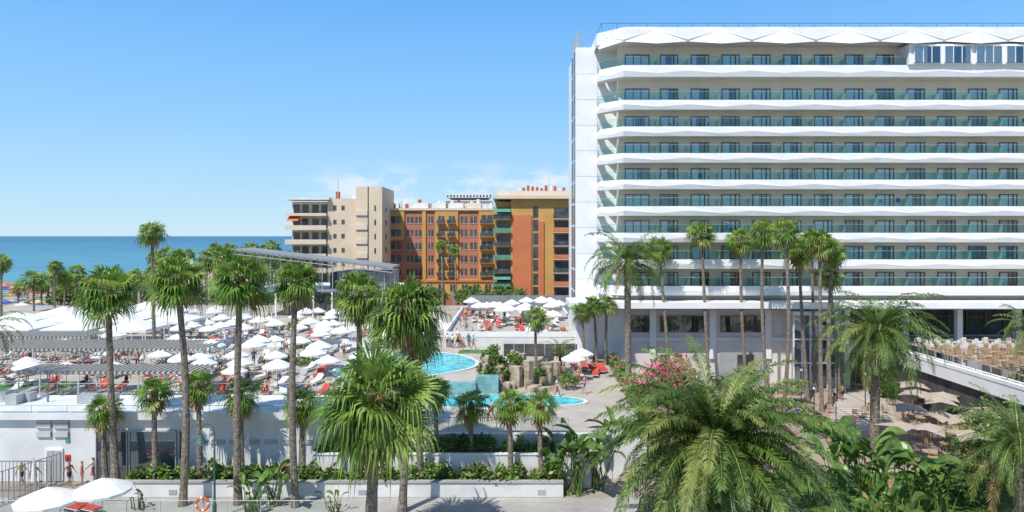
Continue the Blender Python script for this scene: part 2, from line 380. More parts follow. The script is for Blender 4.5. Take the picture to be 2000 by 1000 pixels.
for (a,b_) in ((72,102),(106,136)):
    for (c,d) in ((820,836),(842,853)):
        z0,z1=zv(d),zv(c); mb.box(xu(a),xu(b_),47.22,47.29,z0,z1,'grey')
        k=5
        for i in range(k): zz=z0+(z1-z0)*(i+.3)/k; mb.box(xu(a)+.04,xu(b_)-.04,47.15,47.215,zz,zz+.05,'white2')
mb.box(xu(128),xu(138),47.24,47.29,zv(900),zv(888),'redd'); mb.box(xu(129),xu(137),47.24,47.29,zv(864),zv(856),'greenawn')
make('doors_and_vents',mb,bld)
mb=MB()
for (a,b_,c,d) in ((190,250,935,842),(255,345,930,842),(352,362,930,842)):
    x0,x1,z0,z1=xu(a),xu(b_),max(.1,zv(c)),zv(d); mb.box(x0,x1,47.24,47.29,z0,z1,'grey')
    mb.quad((x0,47.2,z0),(x1,47.2,z0),(x1,47.2,z1),(x0,47.2,z1),'pane')
    nn=max(1,int((x1-x0)/1.1))
    for i in range(nn+1): xx=x0+(x1-x0)*i/nn; mb.box(xx-.03,xx+.03,47.12,47.22,z0,z1,'lgrey')
    mb.box(x0,x1,47.1,47.23,z1,z1+.08,'lgrey')
for i in range(7):
    x0=xu(380+i*34); mb.box(x0,x0+.9,47.22,47.29,2.6,2.9,'lgrey')
make('windows',mb,bld)
def glass_rail(name,p0,p1,z,h=1.05,step=1.6,post='lgrey'):
    mb=MB(); a=Vector((*p0,z)); b=Vector((*p1,z)); L=(b-a).length; n=max(1,int(L/step)); up=Vector((0,0,h))
    for i in range(n):
        p=a.lerp(b,(i+.04)/n); q=a.lerp(b,(i+.96)/n)
        mb.quad(p+Vector((0,0,.06)),q+Vector((0,0,.06)),q+up*.94,p+up*.94,'clearglass')
    for i in range(n+1):
        p=a.lerp(b,i/n); mb.tube([p,p+up],.025,post,5)
    mb.tube([a+up,b+up],.022,post,5)
    return make(name,mb)
glass_rail('glass_balustrade',(-58,52.3),(-15,52.3),4.0,1.7)
glass_rail('glass_balustrade',(-13,48.5),(4,48.5),3.1,1.0)
glass_rail('glass_balustrade',(-60,46.95),(X1,46.95),4.86,.5,2.4)
glass_rail('glass_balustrade',(-34,39.6),(sx(640,39.6),39.6),.55,1.1,1.8)
mb=MB(); mb.box(-34,sx(640,39.6),39.5,39.75,0.02,.55,'white2'); make('terrace_kerb',mb)
# garden walls
mb=MB(); xa,xb=sx(240,44.5),sx(1100,44.5)
mb.box(xa,xb,44.4,44.65,0,.95,'white2'); mb.box(xa-.02,xb+.02,44.32,44.72,.951,1.05,'pavew')
for u in (330,700,1050): mb.box(sx(u,44.4),sx(u,44.4)+.5,44.36,44.39,.2,.5,'lgrey')
make('low_garden_wall',mb)
mb=MB(); mb.box(xa,xb,44.66,46.0,0,.85,'soil'); make('planting_bed',mb)
mb=MB(); mb.box(X1+.3,xb+2,46.01,46.25,0,2.25,'white2'); mb.box(X1+.3,xb+2.02,45.95,46.3,2.251,2.33,'white'); mb.box(X1+.3,xb+2,46.26,47.95,0,2.1,'soil')
make('retaining_wall',mb)
mb=MB(); rr=random.Random(12)
x=xa+.4
while x<xb:
    if rr.random()<.88: bush(mb,(x,45.3+rr.uniform(-.3,.3),1.0),(rr.uniform(.35,.75),.55,rr.uniform(.3,1.15)),170,.3,[['bush','bush','bush2'],['bush2','bush2','fan'],['bush'],['bush','phx2','bush2']][rr.randrange(4)],int(x*9))
    x+=.62
make('flower_bed_shrubs',mb)
mb=MB(); x=sx(835,47)
while x<sx(970,47): bush(mb,(x,47,2.6),(.55,.6,.75),260,.2,['bush','bush','fan'],int(x*9)); x+=.6
make('clipped_hedge',mb)
mb=MB(); x=X1+.5
while x<xb+2:
    if not (sx(830,47)<x<sx(975,47)) and rr.random()<.8: bush(mb,(x,47+rr.uniform(-.4,.4),2.2),(.6,.5,rr.uniform(.4,1.1)),150,.3,rr.choice([['bush','bush2'],['bush2','fan']]),int(x*5))
    x+=.8
make('planter_shrubs',mb)
# ------------------------------------------------------------------ hotel
hotel=empty('hotel_building')
HX1=78; HY=76.0; WY=78.0
bands=[(36.04,34.75)]+[(32.16-2.96*k,31.10-2.96*k) for k in range(8)]
mb=MB()
mb.box(12.2,HX1,WY,92,9.0,38.6,'cream')
mb.box(7.5,10.0,80,90,0,39.1,'white'); mb.box(10.0,12.2,80,90,0,39.1,'white')
mb.box(9.6,HX1,77.3,92,38.6,39.9,'white')
for k in range(12):
    z=8+k*2.6; mb.box(7.42,7.49,81.2,82.6,z,z+2.3,'winb'); mb.box(7.40,7.49,84,84.8,z,z+2.3,'winb')
for k in range(1,13): mb.box(7.52,12.0,79.985,79.998,k*3.0-.015,k*3.0+.015,'lgrey')
mb.box(9.98,10.01,79.98,79.997,0.1,39.0,'lgrey')
make('tower_walls',mb,hotel)
step=3.52
xs=[12.4]; x=14.5+step/2
while x<HX1: xs.append(x); x+=step
xs.append(HX1)
mb=MB(); g=MB(); fur=MB()
for (t,b_) in bands:
    mb.prism([(10.1,80),(10.1,78.5),(12.5,76.15),(HX1,76.15),(HX1,WY+.02),(12.3,WY+.02)],b_+.05,t-.85,'soffit')
    P=[(10.0,80.0),(10.0,78.3),(11.0,77.2),(12.4,76.0)]+[(xx,76.0) for xx in xs[1:]]
    for i in range(len(P)-1):
        (ax,ay),(bx,by)=P[i],P[i+1]; zm=(t*.4+b_*.6)
        amp=lambda k: .06 if k%2 else .0
        A=(ax-(.12 if i==0 else 0),ay-amp(i)-.03,zm+(.14 if i%2 else -.12)); B=(bx,by-amp(i+1)-.03,zm+(.14 if (i+1)%2 else -.12))
        mb.quad((ax,ay,t),(bx,by,t),B,A,'white')
        mb.quad(A,B,(bx,by+.08,b_),(ax,ay+.08,b_),'white')
        a=Vector((ax,ay+.12,t-.1)); c=Vector((bx,by+.12,t-.1)); up=Vector((0,0,1.05))
        nn=2 if (c-a).length>2.5 else 1
        for s in range(nn):
            p=a.lerp(c,(s+.012)/nn); q=a.lerp(c,(s+.988)/nn); g.quad(p,q,q+up,p+up,'railglass')
        g.tube([a+up,c+up],.02,'lgrey',4)
make('balcony_slabs',mb,hotel)
mb=MB(); P=[(9.8,80.0),(9.8,78.0),(12.4,75.6)]; x=12.4
while x<HX1: x+=3.55; P.append((x,75.6))
mb.prism([(9.9,80),(9.9,78.1),(12.5,75.8),(HX1,75.8),(HX1,92),(9.9,92)],38.62,39.98,'white')
for i in range(len(P)-1):
    (ax,ay),(bx,by)=P[i],P[i+1]
    o=lambda k:(-.75 if k%2 else 0); z=lambda k:(39.75 if k%2 else 38.75)
    A=(ax,ay+o(i)*.3,z(i)); B=(bx,by+o(i+1)*.3,z(i+1))
    mb.add([(ax,ay,40.15),(bx,by,40.15),B,A],[(0,1,2),(0,2,3)],'white')
    A2=(ax,ay+.1+o(i),38.15 if i%2 else 38.6); B2=(bx,by+.1+o(i+1),38.15 if (i+1)%2 else 38.6)
    mb.add([A,B,B2,A2],[(0,1,2),(0,2,3)] if i%2 else [(0,1,3),(1,2,3)],'white')
    mb.add([A2,B2,(bx,by+.6,38.62),(ax,ay+.6,38.62)],[(0,1,2),(0,2,3)],'white')
make('roof_fascia',mb,hotel)
mb=MB(); rr=random.Random(21)
def window(mb,x0,x1,z0,z1,y,fr='brownframe',split=2,cur=True,room_shade='room_shade'):
    mb.box(x0,x1,y-.02,y+.01,z0,z1,room_shade)
    if cur:
        m=rr.random()
        segs=[]
        W=x1-x0
        if m<.45: segs=[(x0+.05,x1-.05)]
        elif m<.75: segs=[(x0+.05,x0+W*rr.uniform(.25,.45)),(x1-W*rr.uniform(.15,.35),x1-.05)]
        elif m<.9: segs=[(x0+.05,x0+W*.5)]
        for a,c in segs:
            nn=max(2,int((c-a)/.12)); vs=[];fs=[]
            for i in range(nn+1):
                xx=a+(c-a)*i/nn; yy=y-.04-(.03 if i%2 else 0); vs+=[(xx,yy,z0+.03),(xx,yy,z1-.05)]
                if i: q=2*i; fs.append((q-2,q,q+1,q-1))
            mb.add(vs,fs,'curtain')
    mb.quad((x0,y-.09,z0),(x1,y-.09,z0),(x1,y-.09,z1),(x0,y-.09,z1),'pane')
    t=.07
    mb.box(x0-t,x0,y-.14,y,z0,z1+t,fr); mb.box(x1,x1+t,y-.14,y,z0,z1+t,fr); mb.box(x0,x1,y-.14,y,z1,z1+t,fr)
    for i in range(1,split): xx=x0+(x1-x0)*i/split; mb.box(xx-.04,xx+.04,y-.12,y-.01,z0,z1,fr)
bays=[14.5+step*i for i in range(18)]
for bi,(t,b_) in enumerate(bands):
    f=t-.85
    top=t+1.6 if bi<2 else t+1.38
    for i,x in enumerate(bays):
        if bi==0 and x>43.5: continue
        if i==0: window(mb,x-1.55,x+1.1,f,top,WY-.01,split=3)
        else:
            window(mb,x-1.05,x+.85,f,top,WY-.01); mb.box(x+.35,x+.52,WY-.13,WY-.02,f,top,'brownframe')
        xd=x+step/2
        g.quad((xd,76.5,f),(xd,WY-.02,f),(xd,WY-.02,t+.9),(xd,76.5,t+.9),'divglass')
        cx=x+rr.uniform(-.6,.5); cy=77.0
        fur.tube([(cx,cy,f),(cx,cy,f+.7)],.03,'blackmetal',5); fur.prism([(cx+.3*math.cos(k*.785),cy+.3*math.sin(k*.785)) for k in range(8)],f+.7,f+.74,'grey')
        for s in (-1,1):
            ax=cx+s*.7
            fur.box(ax-.22,ax+.22,cy-.22,cy+.22,f+.42,f+.46,'grey'); fur.box(ax+s*.19,ax+s*.22,cy-.22,cy+.22,f+.47,f+.9,'grey')
            for p in (-.2,.2):
                for q in (-.2,.2): fur.box(ax+p-.02,ax+p+.02,cy+q-.02,cy+q+.02,f,f+.42,'blackmetal')
        if rr.random()<.07:
            k=rr.choice(['blue','whitecl','whitecl','teal']); fur.box(x+.2,x+.6,76.14,76.19,t+.45,t+.97,k)
make('windows',mb,hotel); make('balcony_glass',g,hotel); make('balcony_furniture',fur,hotel)
mb=MB(); bx0=sx(1776,75.6)
mb.box(bx0,HX1,75.65,WY-.05,36.05,38.3,'white')
for (a,c) in ((1787,1837),(1846,1896),(1908,1957),(1967,2017)):
    window(mb,sx(a,75.5),sx(c,75.5),36.2,38.0,75.62,'white',3,room_shade='room_shade2')
make('penthouse_suites',mb,hotel)
mb=MB(); zt=40.0
for x in [10+1.7*i for i in range(40)]: mb.tube([(x,76.2,zt),(x,76.2,zt+.75)],.02,'blackmetal',4)
mb.tube([(10,76.2,zt+.75),(HX1,76.2,zt+.75)],.025,'blackmetal',4)
mb.tube([(10,76.2,zt+.75),(10,92,zt+.75)],.025,'blackmetal',4)
for u in (1262,1418,1630,1722,1855):
    x=sx(u,79); k='taupe' if u!=1722 else 'yellow'
    mb.add([(x+1.1*math.cos(i*.785),79+1.1*math.sin(i*.785),zt+.65) for i in range(8)]+[(x,79,zt+1.1)],[(i,(i+1)%8,8) for i in range(8)],k); mb.tube([(x,79,zt),(x,79,zt+1)],.03,'wood',5)
make('roof_railing',mb,hotel)
mb=MB()
for i,z in enumerate((39.2,40.3)): 
    mb.tube([(7.9,81,z),(7.9,87,z)],.05,'lgrey',5)
for y in (81,83,85,87): mb.tube([(7.9,y,39.1),(7.9,y,41.6)],.05,'lgrey',5); mb.tube([(7.9,y,41.3),(9.6,y,39.1)],.04,'lgrey',5)
for j in range(4):
    y=81.2+j*1.45
    mb.box(7.7,7.82,y,y+.25,39.5,41.4,'lgrey'); mb.box(7.7,7.82,y+.26,y+.95,41.1,41.4,'lgrey'); mb.box(7.7,7.82,y+.26,y+.8,40.3,40.6,'lgrey')
    if j%2: mb.box(7.7,7.82,y+.96,y+1.15,39.5,41.4,'lgrey')
make('roof_sign',mb,hotel)
mb=MB()
mb.box(11.2,HX1,77.2,92,9.0,9.85,'grey')
mb.box(6.3,HX1,73.8,79.9,9.15,9.8,'white')
mb.box(6.3,HX1,73.9,79.9,9.02,9.149,'grey')
mb.box(11.5,sx(1545,77),77.0,92,0,9.0,'pink')
mb.box(10.9,13.1,76.6,77.0,0,9.0,'white2')
for u in (1275,1392,1500,1640):
    mb.box(sx(u,76.8)-.35,sx(u,76.8)+.35,76.7,76.99,3.2,9.0,'white')
mb.box(11.5,sx(1545,77),76.75,76.98,5.2,5.6,'white2')
for a,c in ((1230,1269),(1290,1378),(1408,1498)):
    window(mb,sx(a,77),sx(c,77),6.15,7.95,76.9,'brownframe',max(2,int((c-a)/22)),False)
for a,c in ((1290,1304),(1316,1330),(1440,1470)):
    window(mb,sx(a,77),sx(c,77),1.0,3.6,76.9,'brownframe',1,False)
mb.box(sx(1404,76.9),sx(1502,76.9),76.85,76.97,.1,3.9,'lgrey')
mb.box(sx(1545,80),HX1,82,92,0,9.0,'pink')
mb.box(sx(1545,80),HX1,81.7,81.95,5.2,8.3,'room_shade')
for i in range(20):
    x=sx(1640,81)+i*2.2; mb.box(x,x+.1,81.5,81.69,5.2,8.6,'brownframe')
mb.box(sx(1640,81),HX1,81.45,81.69,7.4,7.5,'brownframe')
for u in (1650,1765,1870,1985): mb.box(sx(u,76),sx(u,76)+.6,76.0,76.6,0,9.0,'white2')
mb.box(sx(1640,77),HX1,76.9,81.9,4.6,5.0,'pink')
for u0,u1 in ((1655,1700),(1712,1760)): window(mb,sx(u0,77),sx(u1,77),.2,3.9,76.8,'brownframe',3,False)
mb.box(sx(1640,77),40,77.1,81.9,0,4.6,'pink')
make('podium',mb,hotel)
mb=MB(); x0,x1=sx(1550,75),sx(1632,75)
for k in range(6):
    x=x0+(x1-x0)*k/5; mb.box(x-.06,x+.06,74.9,75.1,0,8.4,'white')
for z in (.1,3.0,5.6,8.3): mb.box(x0,x1,74.88,75.0,z,z+.12,'white')
mb.quad((x0,75.02,0),(x1,75.02,0),(x1,75.02,8.4),(x0,75.02,8.4),'pane'); mb.quad((x0,75.02,0),(x0,81,0),(x0,81,8.4),(x0,75.02,8.4),'pane')
mb.box(x0-.15,x1+.15,74.8,81,8.43,8.75,'white'); mb.box(x0,x1,78,78.2,0,8.4,'grey')
make('glass_entrance',mb,hotel)
# ------------------------------------------------------------------ restaurant terrace right
mb=MB(); mb.prism([(40,44),(80,44),(80,76.0),(40,76.0)],-.2,5.0,'pave')
mb.box(39.6,40,43,77,3.9,5.05,'white'); mb.box(39.55,39.97,43,77,5.051,5.35,'white')
mb.box(39.95,40.0,44,77,0,3.9,'room_shade')  # dark sheet: shade beneath the parapet put into the colour
make('restaurant_terrace',mb)
glass_rail('glass_balustrade',(40.1,44),(40.1,76),5.35,.75,1.8)
# ------------------------------------------------------------------ furniture meshes
def chair_mesh(k,name):
    m=MB(); m.box(-.23,.23,-.23,.23,.42,.46,k); m.box(-.23,.23,.2,.25,.5,.88,k)
    for p in (-.2,.2):
        for q in (-.2,.2): m.tube([(p,q,0),(p*.9,q*.9,.42)],.02,k,5)
    for p in (-.22,.22): m.tube([(p,.22,.42),(p,.24,.88)],.018,k,5); m.tube([(p,-.2,.42),(p,-.2,.64),(p,.22,.66)],.015,k,5)
    return m.mesh(name)
def table_mesh():
    m=MB(); m.box(-.4,.4,-.4,.4,.71,.75,'wood'); m.tube([(0,0,.02),(0,0,.71)],.04,'lgrey',6); m.box(-.25,.25,-.25,.25,0,.03,'lgrey'); return m.mesh('dining_table')
chw=chair_mesh('wood','chair'); chc=chair_mesh('wht_c','chair_white'); tb=table_mesh()
rr=random.Random(5)
for iy in range(10):
    for ix in range(7):
        x=42+ix*2.5+rr.uniform(-.2,.2); y=52+iy*2.45+rr.uniform(-.2,.2)
        if x/y>.78: continue
        link('dining_table',tb,(x,y,5.0)); me=chc if iy>7 else chw
        link('dining_chair',me,(x,y+.62,5.0),0); link('dining_chair',me,(x,y-.62,5.0),math.pi)
        link('dining_chair',me,(x+.62,y,5.0),-math.pi/2+rr.uniform(-.2,.2)); link('dining_chair',me,(x-.62,y,5.0),math.pi/2)
def parasol_mesh(r,h,k,name,n=8,rise=.5):
    m=MB(); 
    ring=[(r*math.cos(2*math.pi*(i+.5)/n),r*math.sin(2*math.pi*(i+.5)/n),h) for i in range(n)]
    mid=[(r*.5*math.cos(2*math.pi*(i+.5)/n),r*.5*math.sin(2*math.pi*(i+.5)/n),h+rise*.55) for i in range(n)]
    vs=ring+mid+[(0,0,h+rise)]+[(x*.99,y*.99,h-.16) for x,y,z in ring]
    fs=[(i,(i+1)%n,n+(i+1)%n,n+i) for i in range(n)]+[(n+i,n+(i+1)%n,2*n) for i in range(n)]+[(i,2*n+1+i,2*n+1+(i+1)%n,(i+1)%n) for i in range(n)]
    m.add(vs,fs,k); m.tube([(0,0,0),(0,0,h+rise+.1)],.03,'lgrey',6); m.prism([(.28*math.cos(i*.785),.28*math.sin(i*.785)) for i in range(8)],0,.08,'white2')
    for i in range(n): m.tube([(0,0,h-.05),(ring[i][0]*.95,ring[i][1]*.95,h-.02)],.012,'lgrey',4,False)
    return m.mesh(name)
par=parasol_mesh(1.25,2.15,'canvas','parasol',8,.6); parL=parasol_mesh(1.65,2.4,'canvas','large_parasol',12,.7)
closed=MB(); closed.tube([(0,0,0),(0,0,2.7)],.03,'lgrey',6); closed.tube([(0,0,1.0),(0,0,1.2),(0,0,2.1),(0,0,2.6)],[.05,.16,.10,.02],'canvas',8); closed=closed.mesh('closed_parasol')
def lounger_mesh(k,name):
    m=MB()
    for y in (-.7,.35):
        for x in (-.28,.28): m.box(x-.025,x+.025,y-.025,y+.025,0,.3,'wht_c')
    m.box(-.32,.32,-.95,.95-.0,.28,.32,'wht_c')
    m.box(-.30,.30,-.93,.25,.325,.40,k)
    m.add([(-.3,.26,.33),(.3,.26,.33),(.3,.95,.70),(-.3,.95,.70),(-.3,.24,.41),(.3,.24,.41),(.3,.92,.78),(-.3,.92,.78)],[(0,3,2,1),(4,5,6,7),(0,1,5,4),(1,2,6,5),(2,3,7,6),(3,0,4,7)],k)
    m.box(-.02,.02,.85,.9,.3,.66,'wht_c')
    return m.mesh(name)
lr=lounger_mesh('red','sun_lounger'); lw=lounger_mesh('wht_c','sun_lounger_white'); lg=lounger_mesh('grc','sun_lounger_grey')
# ------------------------------------------------------------------ people
def person(pose,name,top,bottom,skin):
    J={'pel':(0,0,.93,.135),'wai':(0,0,1.08,.12),'che':(0,.01,1.3,.15),'nec':(0,0,1.47,.055),'hd1':(0,-.015,1.57,.085),'hd2':(0,-.005,1.67,.078)}
    for s,n in ((-1,'l'),(1,'r')):
        J['sh'+n]=(s*.18,0,1.41,.06); J['el'+n]=(s*.24,.03,1.14,.043); J['wr'+n]=(s*.26,-.05,.9,.03); J['ha'+n]=(s*.26,-.07,.82,.033)
        J['hi'+n]=(s*.09,0,.87,.09); J['kn'+n]=(s*.1,-.02,.48,.06); J['an'+n]=(s*.1,.02,.08,.04); J['to'+n]=(s*.12,-.15,.03,.03)
    if pose=='walk':
        J['knl']=(-.1,-.2,.5,.06); J['anl']=(-.1,-.28,.1,.04); J['tol']=(-.11,-.45,.05,.03); J['knr']=(.1,.06,.48,.06); J['anr']=(.1,.32,.13,.04); J['tor']=(.11,.2,.03,.03)
        J['ell']=(-.24,.14,1.16,.043); J['wrl']=(-.25,.2,.93,.03); J['hal']=(-.25,.2,.85,.033); J['elr']=(.24,-.1,1.16,.043); J['wrr']=(.24,-.28,1.0,.03); J['har']=(.24,-.34,.95,.033)
    if pose=='lie':
        J={'pel':(0,.05,.52,.12),'wai':(0,.2,.57,.11),'che':(0,.42,.72,.14),'nec':(0,.58,.84,.055),'hd1':(0,.66,.92,.08),'hd2':(0,.74,.97,.075)}
        for s,n in ((-1,'l'),(1,'r')):
            J['sh'+n]=(s*.18,.52,.79,.06); J['el'+n]=(s*.29,.34,.6,.042); J['wr'+n]=(s*.26,.12,.5,.03); J['ha'+n]=(s*.25,.04,.49,.033)
            J['hi'+n]=(s*.09,0,.5,.085); J['kn'+n]=(s*.1,-.38,.60 if s<0 else .5,.058); J['an'+n]=(s*.1,-.8,.46,.04); J['to'+n]=(s*.12,-.86,.58,.03)
    keys=list(J); E=[('pel','wai'),('wai','che'),('che','nec'),('nec','hd1'),('hd1','hd2')]
    for n in 'lr': E+=[('che','sh'+n),('sh'+n,'el'+n),('el'+n,'wr'+n),('wr'+n,'ha'+n),('pel','hi'+n),('hi'+n,'kn'+n),('kn'+n,'an'+n),('an'+n,'to'+n)]
    me=bpy.data.meshes.new('t'); me.from_pydata([J[k][:3] for k in keys],[(keys.index(a),keys.index(b)) for a,b in E],[])
    o=bpy.data.objects.new('t',me); scene.collection.objects.link(o)
    md=o.modifiers.new('s','SKIN'); 
    for i,k in enumerate(keys): me.skin_vertices[0].data[i].radius=(J[k][3],J[k][3]*(.8 if k in('che','wai') else 1)); me.skin_vertices[0].data[i].use_root=(k=='pel')
    o.modifiers.new('u','SUBSURF').levels=1
    dg=bpy.context.evaluated_depsgraph_get(); em=bpy.data.meshes.new_from_object(o.evaluated_get(dg)); em.name=name
    bpy.data.objects.remove(o)
    m=MB(); lab={'to':skin,'an':skin,'kn':skin,'hi':bottom,'pe':bottom,'wa':top,'ch':top,'sh':top,'el':skin,'wr':skin,'ha':skin,'ne':skin,'hd':skin}
    V=[v.co.copy() for v in em.vertices]; JV={k:Vector(v[:3]) for k,v in J.items()}
    h=JV['hd1'].lerp(JV['hd2'],.5); upd=(JV['hd2']-JV['nec']).normalized(); fwd=Vector((0,-1,0)); 
    m.v=[tuple(v) for v in V]
    for p in em.polygons:
        c=p.center; kk=min(JV,key=lambda k:(JV[k]-c).length); k=lab[kk[:2]]
        if kk[:2]=='hd':
            rel=c-h
            if rel.dot(upd)>.045 or (rel.dot(fwd)<-.0 and rel.dot(upd)>-.06): k='hair'
        m.f.append(tuple(p.vertices)); m.m.append(m.mi(k))
    up=upd; f=(fwd-up*fwd.dot(up)).normalized(); sd=up.cross(f)
    fc=h+f*.085
    m.tube([fc+up*.015,fc+f*.02-up*.015],[.008,.014],skin,5); m.tube([fc-up*.045-sd*.02-f*.006,fc-up*.045+sd*.02-f*.006],.005,'redd',4)
    for s in (-1,1):
        m.tube([fc+up*.02+sd*s*.028-f*.01,fc+up*.02+sd*s*.028+f*.001],.008,'hair',5); m.tube([h+sd*s*.075-up*.02,h+sd*s*.09+up*.02],.014,skin,5)
    for n in 'lr':
        a=JV['ha'+n]; d=(a-JV['wr'+n]).normalized(); q=Vector((0,1,0)) if abs(d.y)<.8 else Vector((1,0,0)); q=(q-d*q.dot(d)).normalized(); w=d.cross(q)
        for i,l in enumerate((.065,.078,.072,.055)):
            b=a+d*.02+q*(i-1.5)*.019; m.tube([b,b+d*l*.5,b+d*l+w*.015],[.009,.008,.006],skin,5)
        m.tube([a-d*.01-q*.02,a+d*.02-q*.055,a+d*.05-q*.06],[.011,.009,.007],skin,5)
    return m.mesh(name,True)
stand=[person('stand','man',a,b_,c) for a,b_,c in (('blue','navy','skin'),('skin','red','skin'),('whitecl','navy','skin2'),('teal','teal','skin'))]
walk=[person('walk','walker',a,b_,c) for a,b_,c in (('skin','blue','skin'),('whitecl','redd','skin2'),('skin2','navy','skin2'),('yellow','navy','skin'))]
lie=[person('lie','sunbather',a,b_,c) for a,b_,c in (('skin2','navy','skin2'),('skin','redd','skin'))]
def put(u,v,z,me,rot=0,name='person'):
    Y=sy(v,z); return link(name,me,(sx(u,Y),Y,z),rot)
put(1558,829,.03,stand[0],2.2); put(1645,782,.06,walk[2],3.0); put(1632,824,.06,stand[3],1.0); put(1630,786,.06,stand[2],.4)
for (u,v,z,me,r) in ((68,955,.02,walk[0],1.5),(42,950,.02,walk[3],1.4),(182,940,.02,walk[1],-1.5),(135,950,.02,walk[2],1.2),(160,948,.02,stand[1],2)):
    put(u,v,z,me,r)
for i,(u,v) in enumerate(((905,830),(1088,775),(1100,745),(1120,730),(1075,750),(1130,752),(730,838),(660,845),(1142,770),(960,822),(1020,824),(780,830))): put(u,v,3.0,(walk+stand)[i%8],i*1.3)
for i,(u,v) in enumerate(((648,720),(640,735),(672,700),(520,740),(545,752),(700,690),(720,700),(560,690),(250,690),(410,700),(190,650),(95,740))): put(u,v,4.0,(stand+walk)[(i*3)%8],i*1.7)
rr=random.Random(88)
for i in range(95): put(rr.uniform(20,700),rr.choice([rr.uniform(625,660),rr.uniform(660,760)]),4.0,rr.choice(stand+walk),rr.uniform(0,6))
for i in range(20): put(rr.uniform(800,930),rr.uniform(664,688),4.0,rr.choice(stand+walk),rr.uniform(0,6))
for i in range(16): put(rr.uniform(885,1130),rr.uniform(618,652),5.14,rr.choice(stand+walk),rr.uniform(0,6))
# ------------------------------------------------------------------ sunbeds + parasols on terraces
rr=random.Random(33)
def clear(x,y):
    if ((x+10.6)/8.0)**2+((y-68.6)/8.8)**2<1: return False
    if ((x+1)/7.6)**2+((y-57.7)/4)**2<1: return False
    return True
def lsel(): 
    q=rr.random(); return lr if q<.25 else (lw if q<.62 else lg)
cnt=0
y=56.0
while y<100:
    x=-66.0 if y>60 else -50
    while x<-9:
        X=x+rr.uniform(-.7,.7); Yy=y+rr.uniform(-.9,.9); u=1000+X/Yy*F
        if clear(X,Yy) and -30<u<880 and not (u<340 and Yy>74) and rr.random()<.84:
            a=rr.uniform(-.4,.4)+(math.pi if rr.random()<.15 else 0)
            link('sun_lounger',lsel(),(X-.9,Yy,4.0),a)
            if rr.random()<.8: link('sun_lounger',lsel(),(X+.6,Yy,4.0),a)
            if rr.random()<.5: link('sunbather',lie[cnt%2],(X-.9,Yy,4.0),a)
            pr=rr.random()
            lim=.66 if u>330 else .36
            if pr<lim: link('parasol',par,(X-.1,Yy+.7,4.0),rr.uniform(0,.8),rr.uniform(.85,1.1))
            elif pr<lim+.12: link('closed_parasol',closed,(X-.1,Yy+.7,4.0))
            cnt+=1
        x+=3.4
    y+=3.3
for i in range(46):
    X=rr.uniform(-7,7.4); Yy=rr.uniform(81.5,106)
    link('sun_lounger',lr if rr.random()<.4 else lw,(X,Yy,5.14),rr.uniform(-.4,.4))
    if i%3==0: link('sunbather',lie[i%2],(X,Yy,5.14),0)
    if rr.random()<.38: link('parasol',par,(X+.7,Yy+.5,5.14),rr.uniform(0,.8))
for i in range(7):
    X=rr.uniform(6.5,9.5); Yy=rr.uniform(66,76); link('sun_lounger',lr,(X,Yy,3.0),rr.uniform(-.4,.4))
for (u,v) in ((1136,690),(1120,700)): 
    Y=sy(v,5.2); link('parasol',par,(sx(u,Y),Y,3.0))
mb=MB(); mb.box(11.2,11.5,48.5,76,0,3.1,'white2'); make('terrace_side_wall',mb)
mb=MB(); yy=50.0
while yy<76:
    bush(mb,(10.4+(yy-50)*.03,yy,3.3),(.7,.9,rr.uniform(.5,1.1)),240,.28,rr.choice([['bush','bush2'],['bush','flower','bush2'],['bush','bush','fan']]),int(yy*3)); yy+=1.2
make('border_hedge',mb)
me_c=None
for r_ in range(4):
    for c_ in range(5):
        X=-62+c_*6.4+r_*1.0; Yy=77.5+r_*7.0
        if 1000+X/Yy*F>345 : continue
        if me_c is None:
            m=MB(); s=2.65; z=6.7
            vs=[(-s,-s,z),(s,-s,z),(s,s,z),(-s,s,z),(0,0,z+.9)]
            m.add(vs,[(0,1,4),(1,2,4),(2,3,4),(3,0,4)],'canvas')
            for a,b2 in ((0,1),(1,2),(2,3),(3,0)):
                p,q=vs[a],vs[b2]; m.add([p,q,(q[0],q[1],z-.3),(p[0],p[1],z-.3)],[(0,1,2,3)],'canvas')
            for p in ((-s+.1,-s+.1),(s-.1,-s+.1),(s-.1,s-.1),(-s+.1,s-.1)): m.tube([(p[0],p[1],4),(p[0],p[1],z)],.05,'white',6)
            me_c=m.mesh('shade_canopy')
        link('shade_canopy',me_c,(X,Yy,0))
def pergola(x0,x1,y0,y1,z):
    m=MB(); n=int((x1-x0)/.42)
    for i in range(n+1): x=x0+(x1-x0)*i/n; m.box(x-.07,x+.07,y0,y1,z,z+.12,'slat')
    for y in (y0+.2,(y0+y1)/2,y1-.4): m.box(x0-.2,x1+.2,y,y+.14,z-.18,z-.005,'slat')
    k=int((x1-x0)/4.5)
    for i in range(k+1):
        for y in (y0+.27,y1-.33): x=x0+(x1-x0)*i/k; m.tube([(x,y,4),(x,y,z-.18)],.06,'white2',6)
    make('pergola',m)
pergola(-52,-28.5,62.5,68,6.6); pergola(-38.5,-24.5,53,56,6.4); pergola(-60,-44,70,74,6.6)
mb=MB(); mb.box(-50,-38,57,61,4.0,4.012,'turf'); mb.box(-36,-24,70,73,4.0,4.012,'turf'); mb.box(-6,-2,75.5,78,4,4.012,'turf'); make('turf_strip',mb)
mb=MB()
for (a,b_,c,d) in ((-40,-12,80,80.3),(-30,-8,95,95.3),(-60,-40,100,100.3),(-36,-20,69,69.2)): mb.box(a,b_,c,d,4,4.9,'white')
make('terrace_parapet',mb)
mb=MB(); rr2=random.Random(17)
